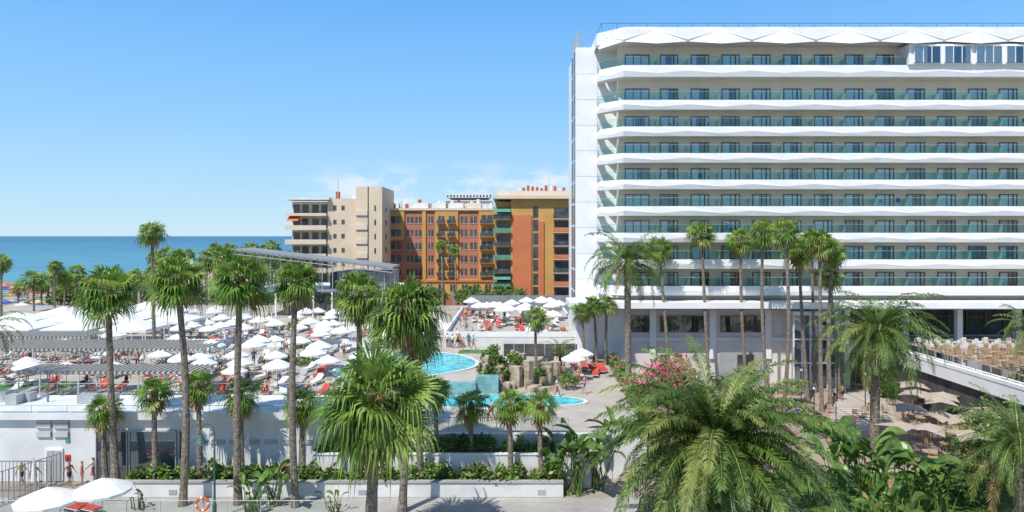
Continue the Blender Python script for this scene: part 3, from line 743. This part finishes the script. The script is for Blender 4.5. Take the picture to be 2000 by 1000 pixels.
for i in range(26):
    X=rr2.uniform(-58,-12); Yy=rr2.choice([79.2,94.2,68.4,101])
    if X>-19 and Yy<70: continue
    bush(mb,(X,Yy,4.4),(rr2.uniform(.6,1.4),.6,rr2.uniform(.5,1.2)),170,.35,['bush','bush2'],i)
make('terrace_planting',mb)
rr=random.Random(9)
for (u,v) in ((1775,792),(1832,778),(1905,770),(1760,828),(1815,832),(1875,815),(1838,808),(1925,800),(1895,845),(1940,830),(1790,765),(1865,748)):
    Y=sy(v,2.9); X=sx(u,Y)
    if X>38.5: X=38.4
    m=MB(); s=1.5; a0=rr.uniform(0,1.2); vs=[]
    for k in range(8):
        a=a0+k*math.pi/4; rad=s*1.25 if k%2==0 else s*.66; vs.append((rad*math.cos(a),rad*math.sin(a),2.45+(.12 if k%2==0 else .32)))
    vs.append((0,0,3.1)); m.add(vs,[(k,(k+1)%8,8) for k in range(8)],'taupe'); m.tube([(0,0,0),(0,0,3.2)],.035,'wood',6)
    link('taupe_parasol',m.mesh('taupe_parasol'),(X,Y,.03))
    for s2 in (-1,1): link('dining_chair',chw,(X+s2*.8,Y+.3,.03),s2*-1.5)
    link('dining_table',tb,(X,Y-.7,.03))
for i in range(34):
    X=rr.uniform(28,38.8); Y=rr.uniform(49,66); link('dining_chair',chw,(X,Y,.03),rr.uniform(0,6)); 
    if i%3==0: link('dining_table',tb,(X+.6,Y,.03))
link('large_parasol',parL,(sx(93,37.8),37.8,.02),.2); link('large_parasol',parL,(sx(200,39),39.0,.25),.5,.95)
link('closed_parasol',closed,(sx(66,44),44,.02))
for (u,v) in ((140,990),(170,992)): Y=sy(v,0.3); link('sun_lounger',lr,(sx(u,Y),Y,.02),1.2)
# ------------------------------------------------------------------ street lamp, lifebuoy, gate
mb=MB(); X=sx(419,41); Y=41
mb.tube([(X,Y,0),(X,Y,.9),(X,Y,1.0),(X,Y,4.6)],[.13,.12,.07,.05],'lampgreen',10)
arc=[(X-.42+.42*math.cos(t),Y,5.1+.62*math.sin(t)) for t in [math.pi*i/10 for i in range(11)]]
mb.tube([(X,Y,4.6)]+arc,.035,'lampgreen',6)
hx=X-.84
mb.tube([(hx,Y,5.1),(hx,Y,4.95),(hx,Y,4.75),(hx,Y,4.6),(hx,Y,4.55)],[.06,.14,.26,.36,.36],'lampgreen',14); mb.tube([(hx,Y,4.54),(hx,Y,4.42)],[.2,.08],'canvas',10)
mb.tube([(X,Y,4.2),(X-.5,Y,4.9)],.02,'lampgreen',5)
make('street_lamp',mb,smooth=False)
mb=MB(); cx,cz=sx(396,39.4),1.55; n=20; rad=.36
for i in range(n):
    a,b_=2*math.pi*i/n,2*math.pi*(i+1)/n
    mb.tube([(cx+rad*math.cos(a),39.35,cz+rad*math.sin(a)),(cx+rad*math.cos(b_),39.35,cz+rad*math.sin(b_))],.085,'orawn' if i%5 else 'whitecl',8)
mb.tube([(cx,39.5,0),(cx,39.5,1.9)],.04,'lgrey',6)
make('lifebuoy',mb)
mb=MB()
for i in range(22): y=40+i*.33; mb.tube([(-33.5+i*.12,y,0),(-33.5+i*.12,y,2.1)],.025,'grey',5)
mb.tube([(-33.5,40,2.1),(-30.9,47,2.1)],.03,'grey',5); mb.tube([(-33.5,40,.15),(-30.9,47,.15)],.03,'grey',5)
make('steel_fence',mb)
mb=MB()
for i in range(16): x=-34.5+i*.25; mb.tube([(x,45.5,0),(x,45.5,2)],.022,'grey',5)
mb.box(-34.5,-30.6,45.47,45.53,1.95,2.03,'grey'); mb.box(-34.5,-30.6,45.47,45.53,.1,.16,'grey')
make('steel_gate',mb)
for (u,v) in ((1590,835),(1500,800),(1690,800),(1565,790)):
    m=MB(); Y=sy(v,0); m.tube([(0,0,0),(0,0,3.4)],.05,'darkframe',6); m.tube([(0,0,3.4),(0,0,3.7)],[.12,.12],'canvas',8); m.tube([(0,0,3.7),(0,0,3.76)],[.2,.2],'darkframe',8)
    link('garden_lamp',m.mesh('garden_lamp'),(sx(u,Y),Y,0))
# ------------------------------------------------------------------ clubhouse
club=empty('beach_club_building')
mb=MB(); xl,xr=sx(478,112),sx(775,112)
def zr(x): t=(x-xl)/(xr-xl); return 15.0-t*2.9
yb=115
mb.add([(xl,108,zr(xl)),(xr,108,zr(xr)),(xr,yb,zr(xr)+.1),(xl,yb,zr(xl)+.1),(xl,108,zr(xl)-.35),(xr,108,zr(xr)-.35),(xr,yb,zr(xr)-.25),(xl,yb,zr(xl)-.25)],[(0,1,2,3),(4,7,6,5),(0,4,5,1),(1,5,6,2),(2,6,7,3),(3,7,4,0)],'grey')
mb.box(xl+6,xr-6,113,125,4,8.0,'room_shade'); mb.box(xl+2,xr-.5,110,125,8.0,8.45,'white')
mb.box(xr-9,xr-.6,109.5,118,4,11.3,'grey')
mb.box(xl+14,xr-9.1,112,118,8.5,11.0,'room_shade')
for i in range(15):
    x=xl+2+i*1.65; z1=zr(x)-.4
    mb.box(x-.05,x+.05,109,109.1,8.5,z1,'lgrey'); 
for i in range(7): x=xl+3+i*3; mb.box(x-.12,x+.12,109.3,109.5,4,8.0,'white')
x0=xl+2; x1=xr-9
mb.quad((x0,109.06,8.5),(x1,109.06,8.5),(x1,109.06,zr(x1)-.4),(x0,109.06,zr(x0)-.4),'clearglass')
mb.quad((xl+6,112.9,4),(xr-9,112.9,4),(xr-9,112.9,7.9),(xl+6,112.9,7.9),'pane')
for i in range(22):
    x=xr-9+i*.4; mb.box(x-.03,x+.03,109.4,109.49,5,11.3,'lgrey')
for z in (10.0,11.5): mb.box(x0,x1-3,108.98,109.04,z,z+.07,'lgrey')
for i in range(26):
    x=xl+i*1.0; mb.box(x-.04,x+.04,107.9,107.98,zr(x)-.85,zr(x)-.05,'grey')
mb.quad((xl,107.85,zr(xl)-.8),(xr,107.85,zr(xr)-.8),(xr,107.85,zr(xr)-.92),(xl,107.85,zr(xl)-.92),'lgrey')
make('structure',mb,club)
# ------------------------------------------------------------------ distant buildings
def wgrid(mb,x0,x1,y,zs,nc,w,h,k='winb',fr='beige2',balc=None):
    for z in zs:
        for i in range(nc):
            x=x0+(x1-x0)*(i+.5)/nc
            mb.box(x-w/2-.1,x+w/2+.1,y-.10,y-.01,z-.1,z,fr)
            mb.box(x-w/2,x+w/2,y-.04,y-.0-.01,z,z+h,k)
            mb.box(x-.04,x+.04,y-.09,y-.045,z,z+h,fr); 
            if balc: mb.box(x-w/2-.3,x+w/2+.3,y-1.0,y-.02,z-.12,z-.02,balc); mb.box(x-w/2-.3,x+w/2+.3,y-1.02,y-.98,z,z+.9,'winb')
be=empty('beige_apartment_building'); mb=MB(); Y=150
mb.box(sx(640,Y),sx(722,Y),Y,Y+24,0,25.2,'beige')
mb.box(sx(722,Y)-2.8,sx(722,Y)+.0,Y-1,Y-.01,0,27.8,'beige') 
mb.box(sx(720,Y),sx(748,Y),Y-1,Y+14,0,27.8,'beige')
mb.box(sx(565,Y),sx(640,Y)-.02,Y+2,Y+24,0,24.6,'beige')
mb.box(sx(560,Y),sx(646,Y),Y-1.5,Y+4,24.9,25.4,'white2')
for i in range(9):
    z=22.4-i*3.1-.9
    if z<0: break
    mb.box(sx(560,Y),sx(640,Y),Y-1.2,Y+2,z,z+.35,'beige2'); mb.box(sx(560,Y),sx(640,Y),Y-1.3,Y-1.21,z-.1,z+.95,'beige2') if i>0 else mb.box(sx(560,Y),sx(640,Y),Y-1.3,Y-1.21,z-.1,z+.5,'beige2')
    for x in (sx(575,Y),sx(592,Y),sx(612,Y),sx(630,Y)): mb.box(x-.8,x+.6,Y+1.9,Y+1.99,z+.36,z+2.5,'winb')
    for x in (sx(654,Y),sx(670,Y)): mb.box(x-.35,x+.35,Y-.06,Y-.01,z+1.2,z+2.2,'winb')
    mb.box(sx(697,Y),sx(720,Y),Y-1.3,Y-1.01,z,z+1.1,'beige2'); mb.box(sx(697,Y),sx(719,Y),Y-.08,Y-.01,z+1.1,z+2.5,'winb')
    mb.box(sx(733,Y),sx(736,Y),Y-1.06,Y-1.01,z+1,z+2.2,'winb')
    mb.box(sx(748,Y)+.001,sx(748,Y)+.06,Y+3,Y+4.2,z+1,z+2.2,'winb')
mb.add([(sx(566,Y),Y+1,22.0),(sx(588,Y),Y+1,22.0),(sx(586,Y),Y-1.6,20.3),(sx(563,Y),Y-1.6,20.3)],[(0,1,2,3)],'orawn')
mb.tube([(sx(642,Y),Y+8,25),(sx(642,Y),Y+8,30)],.08,'lgrey',5); mb.box(sx(640,Y)-.3,sx(640,Y)+.5,Y+8,Y+9,25.3,27.3,'redroof'); mb.box(sx(668,Y),sx(690,Y),Y+10,Y+14,25.2,26.5,'white2')
make('facade',mb,be)
tr=empty('terracotta_apartment_building'); mb=MB(); Y=160
mb.box(sx(757,Y),sx(968,Y),Y,Y+20,0,23.0,'terra')
mb.box(sx(755,Y),sx(970,Y),Y-.5,Y+20.5,23.0,23.5,'beige2')
for u0,u1 in ((757,790),(825,832),(850,895),(935,968)): mb.box(sx(u0,Y),sx(u1,Y),Y-.35,Y-.01,7 if u0!=757 else 16,22.9,'must')
mb.box(sx(757,Y),sx(968,Y),Y-.6,Y-.01,3.4,6.9,'must'); mb.box(sx(757,Y),sx(968,Y),Y-.9,Y-.61,6.3,6.7,'terra')
zs=[7.7+3.05*i for i in range(5)]
wgrid(mb,sx(760,Y),sx(788,Y),Y-.36,zs,1,2.3,1.7); wgrid(mb,sx(793,Y),sx(825,Y),Y-.01,zs,2,1.5,1.6)
wgrid(mb,sx(833,Y),sx(850,Y),Y-.01,zs,1,1.1,1.7); wgrid(mb,sx(852,Y),sx(893,Y),Y-.36,zs,2,1.4,1.8,balc='terra'); wgrid(mb,sx(897,Y),sx(934,Y),Y-.01,zs,2,1.5,1.7); wgrid(mb,sx(936,Y),sx(966,Y),Y-.36,zs,1,2.6,2.0,balc='must')
wgrid(mb,sx(760,Y),sx(965,Y),Y-.61,[4.0],9,1.4,1.7)
rr=random.Random(4)
for i in range(16):
    x=sx(760+i*13,Y); h=rr.uniform(1,2.4); mb.box(x,x+.7,Y+4,Y+5,23.5,23.5+h,rr.choice(['redroof','white2','white2']))
for i in range(4): x=sx(805+i*35,Y); mb.box(x,x+3.4,Y+3,Y+9,23.5,24.9,rr.choice(['white2','beige2']))
make('facade',mb,tr)
mu=empty('mustard_apartment_tower'); mb=MB(); Y=140; xL,xR=sx(998,Y),sx(1140,Y)
mb.box(xL,xR,Y,Y+18,0,24.6,'must'); mb.box(sx(967,Y),xL-.01,Y+2,Y+18,0,24.2,'must')
mb.box(sx(963,Y),xR+.3,Y-1.2,Y+19,24.61,25.3,'beige2'); mb.box(sx(972,Y),xR,Y+.5,Y+17,25.31,26.3,'beige2')
mb.box(sx(1001,Y),sx(1038,Y),Y-.3,Y-.01,2,21.3,'orange'); mb.box(sx(1052,Y),sx(1062,Y),Y-.3,Y-.01,2,20,'orange')
for i in range(8):
    z=20.8-2.75*i
    if z<1: break
    mb.box(sx(1041,Y),sx(1051,Y),Y-.06,Y-.01,z,z+2.3,'winb')
    mb.box(sx(963,Y),xL-.02,Y-.8,Y+2,z-.4,z-.1,'beige2'); mb.box(sx(963,Y),xL-.02,Y-.85,Y-.81,z-.3,z+.6,'greenawn' if i%2 else 'winb')
    mb.box(sx(970,Y),xL-.3,Y+1.93,Y+1.99,z,z+2,'winb')
    if rr.random()<.75: mb.quad((sx(964,Y),Y+.9,z+2.2),(xL-.1,Y+.9,z+2.2),(xL-.1,Y-1.4,z+1.1),(sx(963,Y),Y-1.4,z+1.1),'greenawn')
    mb.box(sx(1082,Y),sx(1113,Y),Y-.06,Y-.01,z,z+2,'winb'); mb.box(sx(1080,Y),sx(1116,Y),Y-1.2,Y-.07,z-.4,z-.15,'beige2'); mb.box(sx(1080,Y),sx(1116,Y),Y-1.25,Y-1.21,z-.2,z+.7,'orange' if i%2 else 'winb')
for i in range(11):
    x=sx(1012+i*9,Y); h=rr.uniform(.7,1.8); mb.box(x,x+.55,Y+4,Y+5,26.3,26.3+h,rr.choice(['redroof','redroof','white2'])) 
mb.tube([(sx(1075,Y),Y+5,26),(sx(1075,Y),Y+5,29.5)],.05,'lgrey',4)
make('facade',mb,mu)
mb=MB(); Y=420; mb.box(sx(868,Y),sx(962,Y),Y,Y+20,0,38.5,'white2'); mb.box(sx(872,Y),sx(958,Y),Y-1,Y+10,40.5,43,'white2'); mb.box(sx(870,Y),sx(960,Y),Y-1,Y+12,38.5,39,'white2'); mb.box(sx(880,Y),sx(955,Y),Y,Y+10,39,40.5,'winb')
for i in range(14): x=sx(873+i*6.4,Y); mb.box(x,x+1,Y-1.1,Y-1.01,40.9,42.2,'winb')
make('white_apartment_building',mb)
mb=MB(); mb.box(sx(915,116),sx(1112,116),116,116.2,4,6.9,'grey')
for i in range(14): x=sx(915,116)+i*1.3; mb.box(x-.04,x+.04,115.9,115.99,4,7.0,'lgrey')
make('court_fence',mb)
mb=MB(); mb.box(sx(600,135),sx(1112,135),135,135.4,0,5.2,'terra'); mb.box(sx(880,130),sx(955,130),128,132,5.6,5.8,'greenawn'); 
for i in range(6): x=sx(885,128)+i*1.3; mb.box(x-.05,x+.05,128,128.1,0,5.6,'lgrey')
make('boundary_wall',mb)
# ------------------------------------------------------------------ palms
def FP(ub,uc,vc,Y,zb,rpx,seed,n=38,tr=.25,skirt=1.4,dead=6,seg=20,name='fan_palm_tree',low=-.75):
    mb=MB(); fan_palm(mb,(sx(ub,Y),Y,zb),(sx(uc,Y),Y,sz(vc,Y)),rpx/F*Y,n,seg,tr,skirt,seed,dead,low); make(name,mb)
FP(226,212,570,45.5,.8,70,1); FP(357,345,545,43.0,0,66,2); FP(465,470,545,43.2,0,70,3); FP(577,578,550,42.8,0,56,4,tr=.24)
FP(700,700,575,46.8,2,64,5,skirt=2.2); FP(785,792,600,42.0,0,86,6,n=50,tr=.27,skirt=2); FP(822,818,660,45.3,.8,56,7,n=28)
FP(722,738,775,35.5,0,136,8,n=50,tr=.34,skirt=2.6,dead=20,low=-.85,seg=26)
FP(303,297,455,72,4,33,9,n=34,seg=14,tr=.2,skirt=1.2)
for (ub,uc,vc,vb,r_,s) in ((1312,1288,485,715,34,11),(1386,1370,455,710,34,12),(1459,1446,468,745,34,13),(1500,1490,452,780,36,14),(1530,1532,450,805,38,15),(1578,1560,490,785,38,16),(1605,1602,475,805,38,17),(1622,1626,492,795,36,18),(1592,1584,468,760,30,19),(1640,1618,540,780,34,20)):
    Y=sy(vb,0); Y=min(Y,74); FP(ub,uc,vc,Y,0,r_,s,n=30,tr=.2,skirt=1.5,seg=14,dead=4)
for (ub,uc,vc,Y,zb,r_,s) in ((1050,1047,620,66,3,30,31),(1144,1138,608,72,3,27,32),(1166,1160,595,73,3,25,33),(1182,1185,592,74,3,25,34)): FP(ub,uc,vc,Y,zb,r_,s,n=26,tr=.17,skirt=.9,seg=14,dead=3)
for (u,vc,Y,r_,s) in ((302,765,45.4,44,41),(388,752,45.6,46,42),(203,800,46,42,43),(470,770,45.9,46,44),(590,790,45.5,44,45),(848,765,47,44,46),(920,790,46.8,46,47),(995,790,45.4,44,48),(1056,792,45.3,44,49),(690,800,46.2,40,50)):
    FP(u+3,u,vc,Y,.8,r_,s,n=26,tr=.2,skirt=1.2,seg=16,dead=12 if u<600 else 5,name='small_fan_palm_tree')
for (ub,uc,vc,Y,r_,s) in ((866,863,478,128,15,61),(888,888,486,128,15,62),(68,66,545,118,30,63),(107,106,520,124,20,64),(150,150,530,130,22,65),(128,128,545,126,20,66),(5,3,512,100,24,67)): FP(ub,uc,vc,Y,0,r_,s,n=24,seg=9,tr=.22,skirt=1,dead=3)
def DP(ub,uc,vc,Y,zb,L,seed,n,leaf,tr,w=.42,low=-.6,curl=1.5,name='date_palm_tree',wid=.028):
    mb=MB(); date_palm(mb,(sx(ub,Y),Y,zb),(sx(uc,Y),Y,sz(vc,Y)),L,n,leaf,tr,seed,low,w,curl,wid); make(name,mb)
DP(1229,1226,515,62.5,0,4.6,71,64,40,.3,low=-.5,curl=1.9,wid=.036)
DP(1708,1715,650,53.5,0,5.3,72,85,48,.36,low=-.8,curl=1.7,wid=.032)
DP(1400,1400,868,37,0,6.8,73,170,84,.5,low=-.75,curl=1.45,wid=.026,w=.38)
DP(1990,1990,860,41,0,4.3,74,60,50,.35,low=-.7,curl=1.5,wid=.028)
DP(2010,2010,640,55,0,3.0,75,40,30,.3,low=-.7,wid=.036)
DP(1095,1095,690,70,3,2.2,77,26,20,.14,low=-.3,wid=.04)
DP(-30,-30,640,50,0,3.2,76,30,30,.3,low=-.7,curl=1.8,wid=.036)
mb=MB(); rr=random.Random(77)
for i in range(52):
    u=rr.uniform(295,575); Y=rr.uniform(135,200); vc=rr.uniform(482,525)
    if u<400: vc+=12
    fan_palm(mb,(sx(u,Y),Y,0),(sx(u,Y),Y,sz(vc,Y)),rr.uniform(2.2,3.0),20,7,.22,.8,200+i,2)
for i in range(24):
    u=rr.uniform(30,300); Y=rr.uniform(125,170); vc=rr.uniform(535,565)
    fan_palm(mb,(sx(u,Y),Y,0),(sx(u,Y),Y,sz(vc,Y)),rr.uniform(1.8,2.6),18,7,.22,.8,300+i,2)
make('distant_palm_grove',mb)
mb=MB()
for i in range(40):
    u=rr.uniform(100,960); Y=rr.uniform(129,140); bush(mb,(sx(u,Y),Y,4.5),(2.2,1.6,2.4),170,.8,['bush','bush','bush2'],i)
for i in range(12):
    u=rr.uniform(880,1020); Y=rr.uniform(118,127); bush(mb,(sx(u,Y),Y,6.0),(1.4,1.2,1.6),200,.5,['bush','bush2'],i+90)
make('distant_shrubs',mb)
for i,(u,v,z,Y,h,n_) in enumerate(((1085,0,.0,45.5,5.0,18),(1120,0,0,45,5.6,20),(1165,0,0,46,5.2,18),(1195,0,.0,50,5.0,14),(490,0,.0,42,3.0,16),(535,0,0,43,3.4,16),(270,0,.0,42.5,1.8,9),(650,0,0,42,2.3,9),(1640,0,0,44,5.4,22),(1690,0,0,45,5.6,24),(1740,0,0,43,4.4,20),(1790,0,0,42.5,4.8,22),(1840,0,0,42,4.0,18),(1600,0,0,43,4.0,14),(1700,0,0,40,3.4,18),(1760,0,0,39.5,3.2,16))):
    mb=MB(); strelitzia(mb,(sx(u,Y),Y,z),h,n_,i+500); make('strelitzia_plant',mb)
mb=MB(); Y=60
bush(mb,(sx(1290,Y),Y,3.7),(2.1,1.6,2.3),1500,.32,['bush','flower','flower','flower'],5); bush(mb,(sx(1330,Y),Y+.6,3.9),(1.6,1.2,2.7),1100,.3,['bush','flower','flower','flower'],6)
mb.tube([(sx(1305,Y),Y,0),(sx(1305,Y),Y,3)],.15,'trunk',6); make('oleander_shrub',mb)
def shrub(u,v,r,n_,s,ks,name='garden_shrub'):
    Y=sy(v,0); mb=MB(); bush(mb,(sx(u,Y),Y,r[2]*.4),r,n_,s,ks,int(u)); make(name,mb)
for (u,v,r,n_,s,ks) in ((1340,850,(2.2,1.5,1.6),600,.3,['bush','bush2']),(1260,850,(1.5,1.2,1.3),500,.3,['bush2','bush']),(1470,800,(2.4,1,1.3),600,.28,['bush','flower','bush2']),(1545,770,(1.6,.9,1.1),400,.25,['bush','bush2']),(1735,775,(1.6,1.4,2.2),600,.6,['bush2','bush']),(1780,775,(1.8,1.4,2.4),600,.6,['bush2','bush']),(1595,850,(1.6,1.2,1.0),500,.25,['bush']),(1940,905,(2.8,2,3.4),1500,.35,['bush','phx','bush2']),(1985,960,(2.4,1.8,2.4),900,.35,['bush','phx']),(1740,905,(1.2,1.0,1.0),500,.2,['bush2']),(1860,960,(1.6,1.2,1.6),600,.5,['bush2','bush']),(1900,985,(1.3,1,1.2),600,.3,['bush']),(1230,900,(1.6,1.2,1.4),600,.3,['bush']),(1200,760,(.9,.9,1.0),300,.3,['bush2']),(1420,760,(3,.8,1.2),500,.3,['bush','bush2']),(1330,770,(3,.8,1.3),500,.3,['bush'])):
    shrub(u,v,r,n_,s,ks)
for i in range(16):
    mb=MB(); rr2=random.Random(i); X=sx(260+i*52,45.3); Y=45.2
    for k in range(34):
        a=rr2.uniform(0,6.28); el=rr2.uniform(.2,1.5); L_=rr2.uniform(.5,.95); d=Vector((math.cos(a)*math.cos(el),math.sin(a)*math.cos(el),math.sin(el))); s=Vector((-math.sin(a),math.cos(a),0))*.035
        o=Vector((X,Y,.9)); mb.quad(o-s,o+s,o+d*L_+s*.1,o+d*L_-s*.1,'bush2')
    make('yucca_plant',mb)
cols=['yellow','teal','redd','whitecl','blue','orawn']; bp_m=[parasol_mesh(1.6,2.1,k,'beach_parasol_'+k,8,.6) for k in cols]
for i in range(80):
    u=rr.uniform(-20,200); Y=rr.uniform(150,255); x=sx(u,Y)
    zz=-.4-(max(0,-x-122))/70*2.15
    if x>-190:
        link('beach_parasol',bp_m[i%6],(x,Y,zz))
        if i%2: link('person',(stand+walk)[i%8],(x+2,Y-1,zz),i)
# ------------------------------------------------------------------ world, sun, camera
el=math.radians(54); sunv=Vector((-.56,-.80,0)).normalized()*math.cos(el)+Vector((0,0,math.sin(el)))
w=bpy.data.worlds.new('World'); scene.world=w; w.use_nodes=True; nt=w.node_tree; N=nt.nodes; L=nt.links
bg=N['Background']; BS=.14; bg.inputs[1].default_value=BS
sk=N.new('ShaderNodeTexSky'); sk.sky_type='NISHITA'; sk.sun_disc=False; sk.sun_elevation=el
sk.sun_rotation=math.atan2(sunv.x,sunv.y); sk.air_density=1.0; sk.dust_density=.2; sk.ozone_density=2.5; sk.altitude=0
tc=N.new('ShaderNodeTexCoord')
sp=N.new('ShaderNodeSeparateXYZ'); L.new(tc.outputs['Generated'],sp.inputs[0])
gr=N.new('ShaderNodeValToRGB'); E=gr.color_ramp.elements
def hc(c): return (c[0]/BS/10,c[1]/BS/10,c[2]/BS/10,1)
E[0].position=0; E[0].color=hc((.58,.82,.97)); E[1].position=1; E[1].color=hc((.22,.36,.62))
for p,c in ((.06,(.46,.75,1.0)),(.16,(.30,.64,1.05)),(.33,(.15,.47,1.0)),(.6,(.19,.38,.74))):  # upper stops, out of view, coloured to make the shade fill less blue
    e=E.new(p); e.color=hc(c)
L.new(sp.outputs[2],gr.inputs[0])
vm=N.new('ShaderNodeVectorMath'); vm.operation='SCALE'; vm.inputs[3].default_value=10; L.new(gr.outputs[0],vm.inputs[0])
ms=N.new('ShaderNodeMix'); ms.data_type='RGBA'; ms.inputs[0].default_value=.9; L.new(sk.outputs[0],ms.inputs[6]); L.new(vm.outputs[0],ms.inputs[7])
mp=N.new('ShaderNodeMapping'); mp.inputs['Scale'].default_value=(14,14,30); L.new(tc.outputs['Generated'],mp.inputs[0])
no=N.new('ShaderNodeTexNoise'); no.inputs['Scale'].default_value=1; no.inputs['Detail'].default_value=7; no.inputs['Roughness'].default_value=.6; L.new(mp.outputs[0],no.inputs[0])
cr=N.new('ShaderNodeValToRGB'); cr.color_ramp.elements[0].position=.45; cr.color_ramp.elements[0].color=(0,0,0,1); cr.color_ramp.elements[1].position=.64; L.new(no.outputs[0],cr.inputs[0])
bz=N.new('ShaderNodeValToRGB'); E=bz.color_ramp.elements; E[0].position=0; E[0].color=(0,0,0,1); E[1].position=.11; E[1].color=(0,0,0,1)
e=E.new(.05); e.color=(1,1,1,1); e=E.new(.08); e.color=(.8,.8,.8,1); L.new(sp.outputs[2],bz.inputs[0])
mrx=N.new('ShaderNodeMapRange'); mrx.inputs[1].default_value=-.34; mrx.inputs[2].default_value=.14; L.new(sp.outputs[0],mrx.inputs[0])
bx=N.new('ShaderNodeValToRGB'); E=bx.color_ramp.elements; E[0].position=0; E[0].color=(0,0,0,1); E[1].position=1; E[1].color=(0,0,0,1)
e=E.new(.3); e.color=(1,1,1,1); e=E.new(.85); e.color=(1,1,1,1); L.new(mrx.outputs[0],bx.inputs[0])
mu1=N.new('ShaderNodeMath'); mu1.operation='MULTIPLY'; L.new(cr.outputs[0],mu1.inputs[0]); L.new(bz.outputs[0],mu1.inputs[1])
mu2=N.new('ShaderNodeMath'); mu2.operation='MULTIPLY'; L.new(mu1.outputs[0],mu2.inputs[0]); L.new(bx.outputs[0],mu2.inputs[1])
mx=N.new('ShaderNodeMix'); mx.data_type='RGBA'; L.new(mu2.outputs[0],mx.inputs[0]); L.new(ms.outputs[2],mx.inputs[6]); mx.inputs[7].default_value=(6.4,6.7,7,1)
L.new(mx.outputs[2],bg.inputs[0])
ld=bpy.data.lights.new('sun','SUN'); ld.energy=5.0; ld.angle=math.radians(.5); ld.color=(1,.955,.87)
lo=bpy.data.objects.new('sun',ld); scene.collection.objects.link(lo); lo.rotation_euler=sunv.to_track_quat('Z','Y').to_euler()
cam=bpy.data.cameras.new('camera'); cam.lens=24; cam.sensor_width=36; cam.shift_y=-.0195; cam.clip_end=100000; cam.clip_start=.1
co=bpy.data.objects.new('camera',cam); scene.collection.objects.link(co); co.location=(0,0,EYE); co.rotation_euler=(math.radians(90),0,0); scene.camera=co
scene.view_settings.view_transform='Standard'; scene.view_settings.look='None'; scene.view_settings.exposure=0
